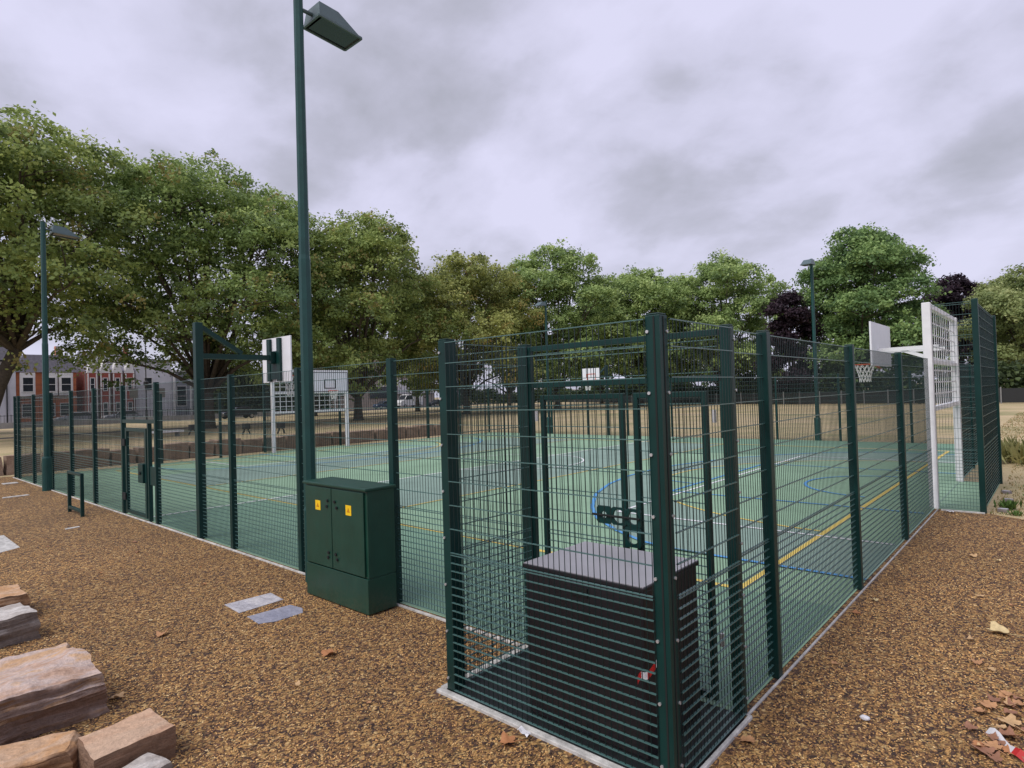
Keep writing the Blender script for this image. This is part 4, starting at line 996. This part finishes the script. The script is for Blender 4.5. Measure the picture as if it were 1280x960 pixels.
MB().box((HX-9,31.9,0),(HX,37.8,10.4)).build('wall', M['render_white'], h4); MB().box((HX-9,37.82,0),(HX+0.5,43.8,8.6)).build('annexe', M['render_grey'], h4)
MB().box((HX-9.3,37.85,8.6),(HX+0.8,44.0,8.95)).build('parapet', M['trim'], h4); MB().box((HX-9.2,31.8,10.4),(HX+0.3,37.8,10.8)).build('roof', M['slate_roof'], h4)
window(h4, HX+0.5, 38.4, 40.2, 2.2, 6.0); window(h4, HX, 33.2, 34.6, 5.2, 7.6); window(h4, HX+0.5, 41.4, 42.8, 2.2, 5.2)
for y in (37.9, 40.8, 43.4): MB().box((HX+0.52,y,0),(HX+0.75,y+0.3,8.5)).build('pilaster', M['trim'], h4)
h5 = thing('brown_brick_building', (-128,95,0), 'long brown red brick building behind the parked white van', 'building', 'houses across the street')
MB().box((-138,74,0),(-130,110,13)).build('wall', M['brick_brown'], h5); MB().box((-138.3,73.8,13),(-129.6,110.2,13.5)).build('roof', M['slate_roof'], h5)
MB().box((-129.98,97,3.6),(-129.6,110,7.4)).build('shop_front', M['render_white'], h5); MB().box((-129.98,88,5.6),(-129.5,97,6.3)).build('fascia', M['trim'], h5); MB().box((-129.97,88.2,2.6),(-129.8,96.8,5.5)).build('dark_window', M['glass'], h5)
for y in (76,80,84): window(h5, -129.99, y, y+1.8, 8.5, 11)
h6 = thing('distant_white_house', (-116,146,0), 'distant white house glimpsed through the trees above the cage door', 'house', 'houses across the street')
MB().box((-122,143,0),(-116,148.5,9)).build('wall', M['render_white'], h6); MB().prism([(142.7,9),(148.8,9),(145.7,12.6)], 'x', -122.3, -115.7).build('roof', M['render_white'], h6)
window(h6, -115.99, 144, 145.3, 5, 7.4); window(h6, -115.99, 146.2, 147.5, 5, 7.4)
MB().box((-118,148.6,0),(-112,162,3.6)).build('annexe', M['render_white'], h6)

def car(x, y, rz, paint, label, kind='car', s=1.25):
    r = thing('parked_car' if kind == 'car' else 'parked_van', (x,y,0), label, kind, 'vehicles parked along the street')
    b = MB()
    if kind == 'car':
        prof = [(-2.1,0.35),(-2.15,0.75),(-1.9,0.92),(-1.0,0.98),(-0.45,1.45),(1.0,1.48),(1.75,1.0),(2.1,0.9),(2.15,0.4)]
        gl = [(-0.92,0.98),(-0.42,1.40),(0.95,1.43),(1.6,1.0)]; hw = 0.85
    else:
        prof = [(-2.7,0.4),(-2.75,1.0),(-2.5,1.25),(-1.8,1.5),(-1.2,2.35),(-0.9,2.5),(2.6,2.5),(2.7,2.3),(2.7,0.4)]
        gl = [(-1.72,1.52),(-1.2,2.25),(0.1,2.25),(0.1,1.52)]; hw = 1.0
    sc = lambda P: [(x+u*s, v*s) for u, v in P]
    # long axis along Y: build in (y,z) and extrude over x
    sy = lambda P: [(y+u*s, v*s) for u, v in P]
    b.prism(sy(prof), 'x', x-hw*s, x+hw*s); body = b.build('body', paint, r, bevel=0.06)
    MB().prism(sy(gl), 'x', x+hw*s+0.004, x+hw*s+0.02).build('side_window', M['glass'], body)
    fw_ = [(prof[3],prof[4])] if kind == 'car' else [(prof[3],prof[4])]
    (u0,v0),(u1,v1) = fw_[0]; dx = -0.02
    MB().add([(x-hw*s*0.9,y+u0*s+dx,v0*s+0.03),(x+hw*s*0.9,y+u0*s+dx,v0*s+0.03),(x+hw*s*0.85,y+u1*s+dx,v1*s),(x-hw*s*0.85,y+u1*s+dx,v1*s)], [(0,1,2,3)]).build('windscreen', M['glass'], body, norm=False)
    for u in (-1.35, 1.35) if kind == 'car' else (-1.7, 1.7):
        for xx in (x+hw*s-0.05, x-hw*s+0.05):
            w = MB().disc((xx,y+u*s,0.33*s),'x',0.33*s,0.2*s,16).build('wheel', M['tyre'], r); MB().disc((xx+(0.12*s if xx > x else -0.12*s),y+u*s,0.33*s),'x',0.2*s,0.03,12).build('rim', M['car_silver'], w)
    for xx in (x-hw*s*0.7, x+hw*s*0.7): MB().disc((xx,y+prof[1][0]*s,prof[1][1]*s-0.05),'y',0.1*s,0.06,10).build('headlight', M['trim'], body)
car(-111,21.0,0,M['car_silver'],'silver car parked at far left behind the fence'); car(-111,27.2,0,M['car_silver'],'second silver grey car parked right of the first one at far left')
car(-96,39.2,0,M['car_dark'],'dark car with bright windscreen parked by the far path')
car(-122,94.5,0,M['car_white'],'white van parked before the brown brick building','van',1.35); car(-119,101.5,0,M['car_dark'],'dark car parked at right of the white van'); car(-121,86.0,0,M['car_blue'],'dark blue car parked left of the white van')

rl = thing('street_railing', (-104,30,0), 'black iron railing along the street in front of the houses', 'railing')
for j, (y0,y1) in enumerate([(0,12),(12,24),(24,36),(36,48)]):
    b = MB().bar((-103.5,y0,1.7),(-103.5,y1,1.7),0.06).bar((-103.5,y0,0.25),(-103.5,y1,0.25),0.06); q = y0
    while q < y1: b.box((-103.52,q,0),(-103.48,q+0.04,1.85)); q += 0.35
    b.build('railing_panel', M['iron'], rl)
sw = thing('street_wall', (-103,30,0), 'low pale wall under the street railing', 'wall'); MB().box((-103.3,-5,0),(-102.9,50,0.8)).build('wall_body', M['render_grey'], sw)
sl_ = thing('street_lamp', (-101,27.6,0), 'thin black lamp post with lantern near the red terrace', 'street lamp')
MB().tube([(-101,27.6,0),(-101,27.6,1.2),(-101,27.6,1.25),(-101,27.6,12)], [0.14,0.13,0.08,0.06], 8).build('pole', M['iron'], sl_)
MB().tube([(-101,27.6,5.4),(-101,27.6,5.7),(-101,27.6,6.1),(-101,27.6,6.3)], [0.1,0.34,0.34,0.1], 8).build('collar', M['iron'], sl_); MB().tube([(-101,27.6,12),(-101,27.6,12.25),(-101,27.6,12.8)], [0.1,0.3,0.1], 8).build('lantern', M['iron'], sl_)
for j, (yy, lb) in enumerate([(25.6,'grey notice board on a post left of the lamp post'),(29.3,'grey notice board on a post right of the lamp post')]):
    t = thing('notice_board', (-100,yy,0), lb, 'sign', 'notice boards by the street'); MB().box((-100.04,yy-0.05,0),(-99.96,yy+0.05,4.2)).build('post', M['iron'], t); MB().box((-99.95,yy-0.55,3.7),(-99.88,yy+0.55,5.1)).build('board', M['sign_grey'], t)

# small dark stands on the grass behind the block wall
for j, (sx0, sy0, lb) in enumerate([(-50.8,15.2,'small dark stand on splayed legs on grass, left of the bracket stand'),(-46.2,17.5,'small dark stand on splayed legs on grass, middle of three'),(-43.7,19.1,'small dark stand on splayed legs on grass, behind the far goal')]):
    t = thing('exercise_stand', (sx0,sy0,0), lb, 'stand', 'small stands on the grass')
    MB().box((sx0-0.3,sy0-0.22,0.42),(sx0+0.3,sy0+0.22,0.86)).build('body', M['iron'], t, bevel=0.04)
    for s in (-1, 1): MB().bar((sx0,sy0+s*0.12,0.45),(sx0,sy0+s*0.3,0),0.09).build('leg', M['iron'], t)
bn = thing('bench', (-50.8,13.3,0), 'low white bench on the grass beyond the block wall', 'bench')
MB().box((-51.3,12.2,0.35),(-50.4,14.4,0.5)).build('seat', M['white'], bn)
for yy in (12.5,14.0): MB().box((-51.2,yy,0),(-50.5,yy+0.12,0.35)).build('leg', M['sign_grey'], bn)

# ------------------------------------------------------------------ weeds and grass at the right
def weed(x, y, h, n, seed, label, group='weeds at the mulch edge', cols=((0.05,0.10,0.02),(0.12,0.20,0.05))):
    r = np.random.default_rng(seed); m = n
    base = np.stack([x+r.normal(0,h*0.35,m), y+r.normal(0,h*0.35,m), np.zeros(m)],1); ang = r.uniform(0,2*PI,m); out = r.uniform(0.2,0.8,m)*h
    d = np.stack([np.cos(ang)*out, np.sin(ang)*out, h*r.uniform(0.35,1.0,m)],1); sd = np.stack([-np.sin(ang),np.cos(ang),np.zeros(m)],1)*(0.055*h+0.008)
    V = np.stack([base, base+d*0.55+sd, base+d, base+d*0.55-sd],1).reshape(-1,3); c0, c1 = np.array(cols[0]), np.array(cols[1]); cl = c0+(c1-c0)*r.uniform(0,1,(m,1))
    o = fast_mesh('weed_plant', V, np.arange(m*4).reshape(-1,4), M['grassblade'], np.repeat(cl,4,0), None, (x,y,0)); o.location = (x,y,0); return tag(o, label, 'weed', group)
weed(1.12,10.6,0.22,90,1,'green leafy weed at foot of the recess screen'); weed(1.5,12.2,0.2,70,2,'green weed patch further along beside the recess screen'); weed(1.25,9.95,0.12,50,3,'small weed where mulch meets grass at right')
weed(1.05,19.2,0.9,260,4,'tall yellow green weed clump at right edge', cols=((0.22,0.23,0.09),(0.42,0.40,0.18))); weed(1.9,22.5,0.8,200,5,'second pale weed clump behind the tall one at right edge', cols=((0.20,0.18,0.08),(0.38,0.33,0.17)))
gr2 = np.random.default_rng(9); m = 26000
gx = gr2.uniform(-0.5,9,m); gy = 9.9+gr2.uniform(0,1,m)**1.6*45; keep = ~((gx < 0.85)&(gy < 26)); gx, gy = gx[keep], gy[keep]; m = len(gx)
hgt = gr2.uniform(0.02,0.07,m); ang = gr2.uniform(0,2*PI,m); ln2 = gr2.uniform(0.2,0.9,m)*hgt
base = np.stack([gx,gy,np.zeros(m)],1); tip = base+np.stack([np.cos(ang)*ln2,np.sin(ang)*ln2,hgt],1); sd = np.stack([-np.sin(ang),np.cos(ang),np.zeros(m)],1)*(0.006+0.0004*gy)[:,None]
V = np.stack([base-sd, base+sd, tip],1).reshape(-1,3); cl = np.array((0.17,0.13,0.05))+np.array((0.24,0.17,0.09))*gr2.uniform(0,1,(m,1)); gg = gr2.uniform(0,1,m) < 0.22; cl[gg] = np.array((0.10,0.15,0.04))
o = fast_mesh('dry_grass_blades', V, np.arange(m*3).reshape(-1,3), M['grassblade'], np.repeat(cl,3,0)); tag(o, 'dry yellow grass beside the court at right', 'grass', kind='stuff')
rr = random.Random(21)
for i in range(3):
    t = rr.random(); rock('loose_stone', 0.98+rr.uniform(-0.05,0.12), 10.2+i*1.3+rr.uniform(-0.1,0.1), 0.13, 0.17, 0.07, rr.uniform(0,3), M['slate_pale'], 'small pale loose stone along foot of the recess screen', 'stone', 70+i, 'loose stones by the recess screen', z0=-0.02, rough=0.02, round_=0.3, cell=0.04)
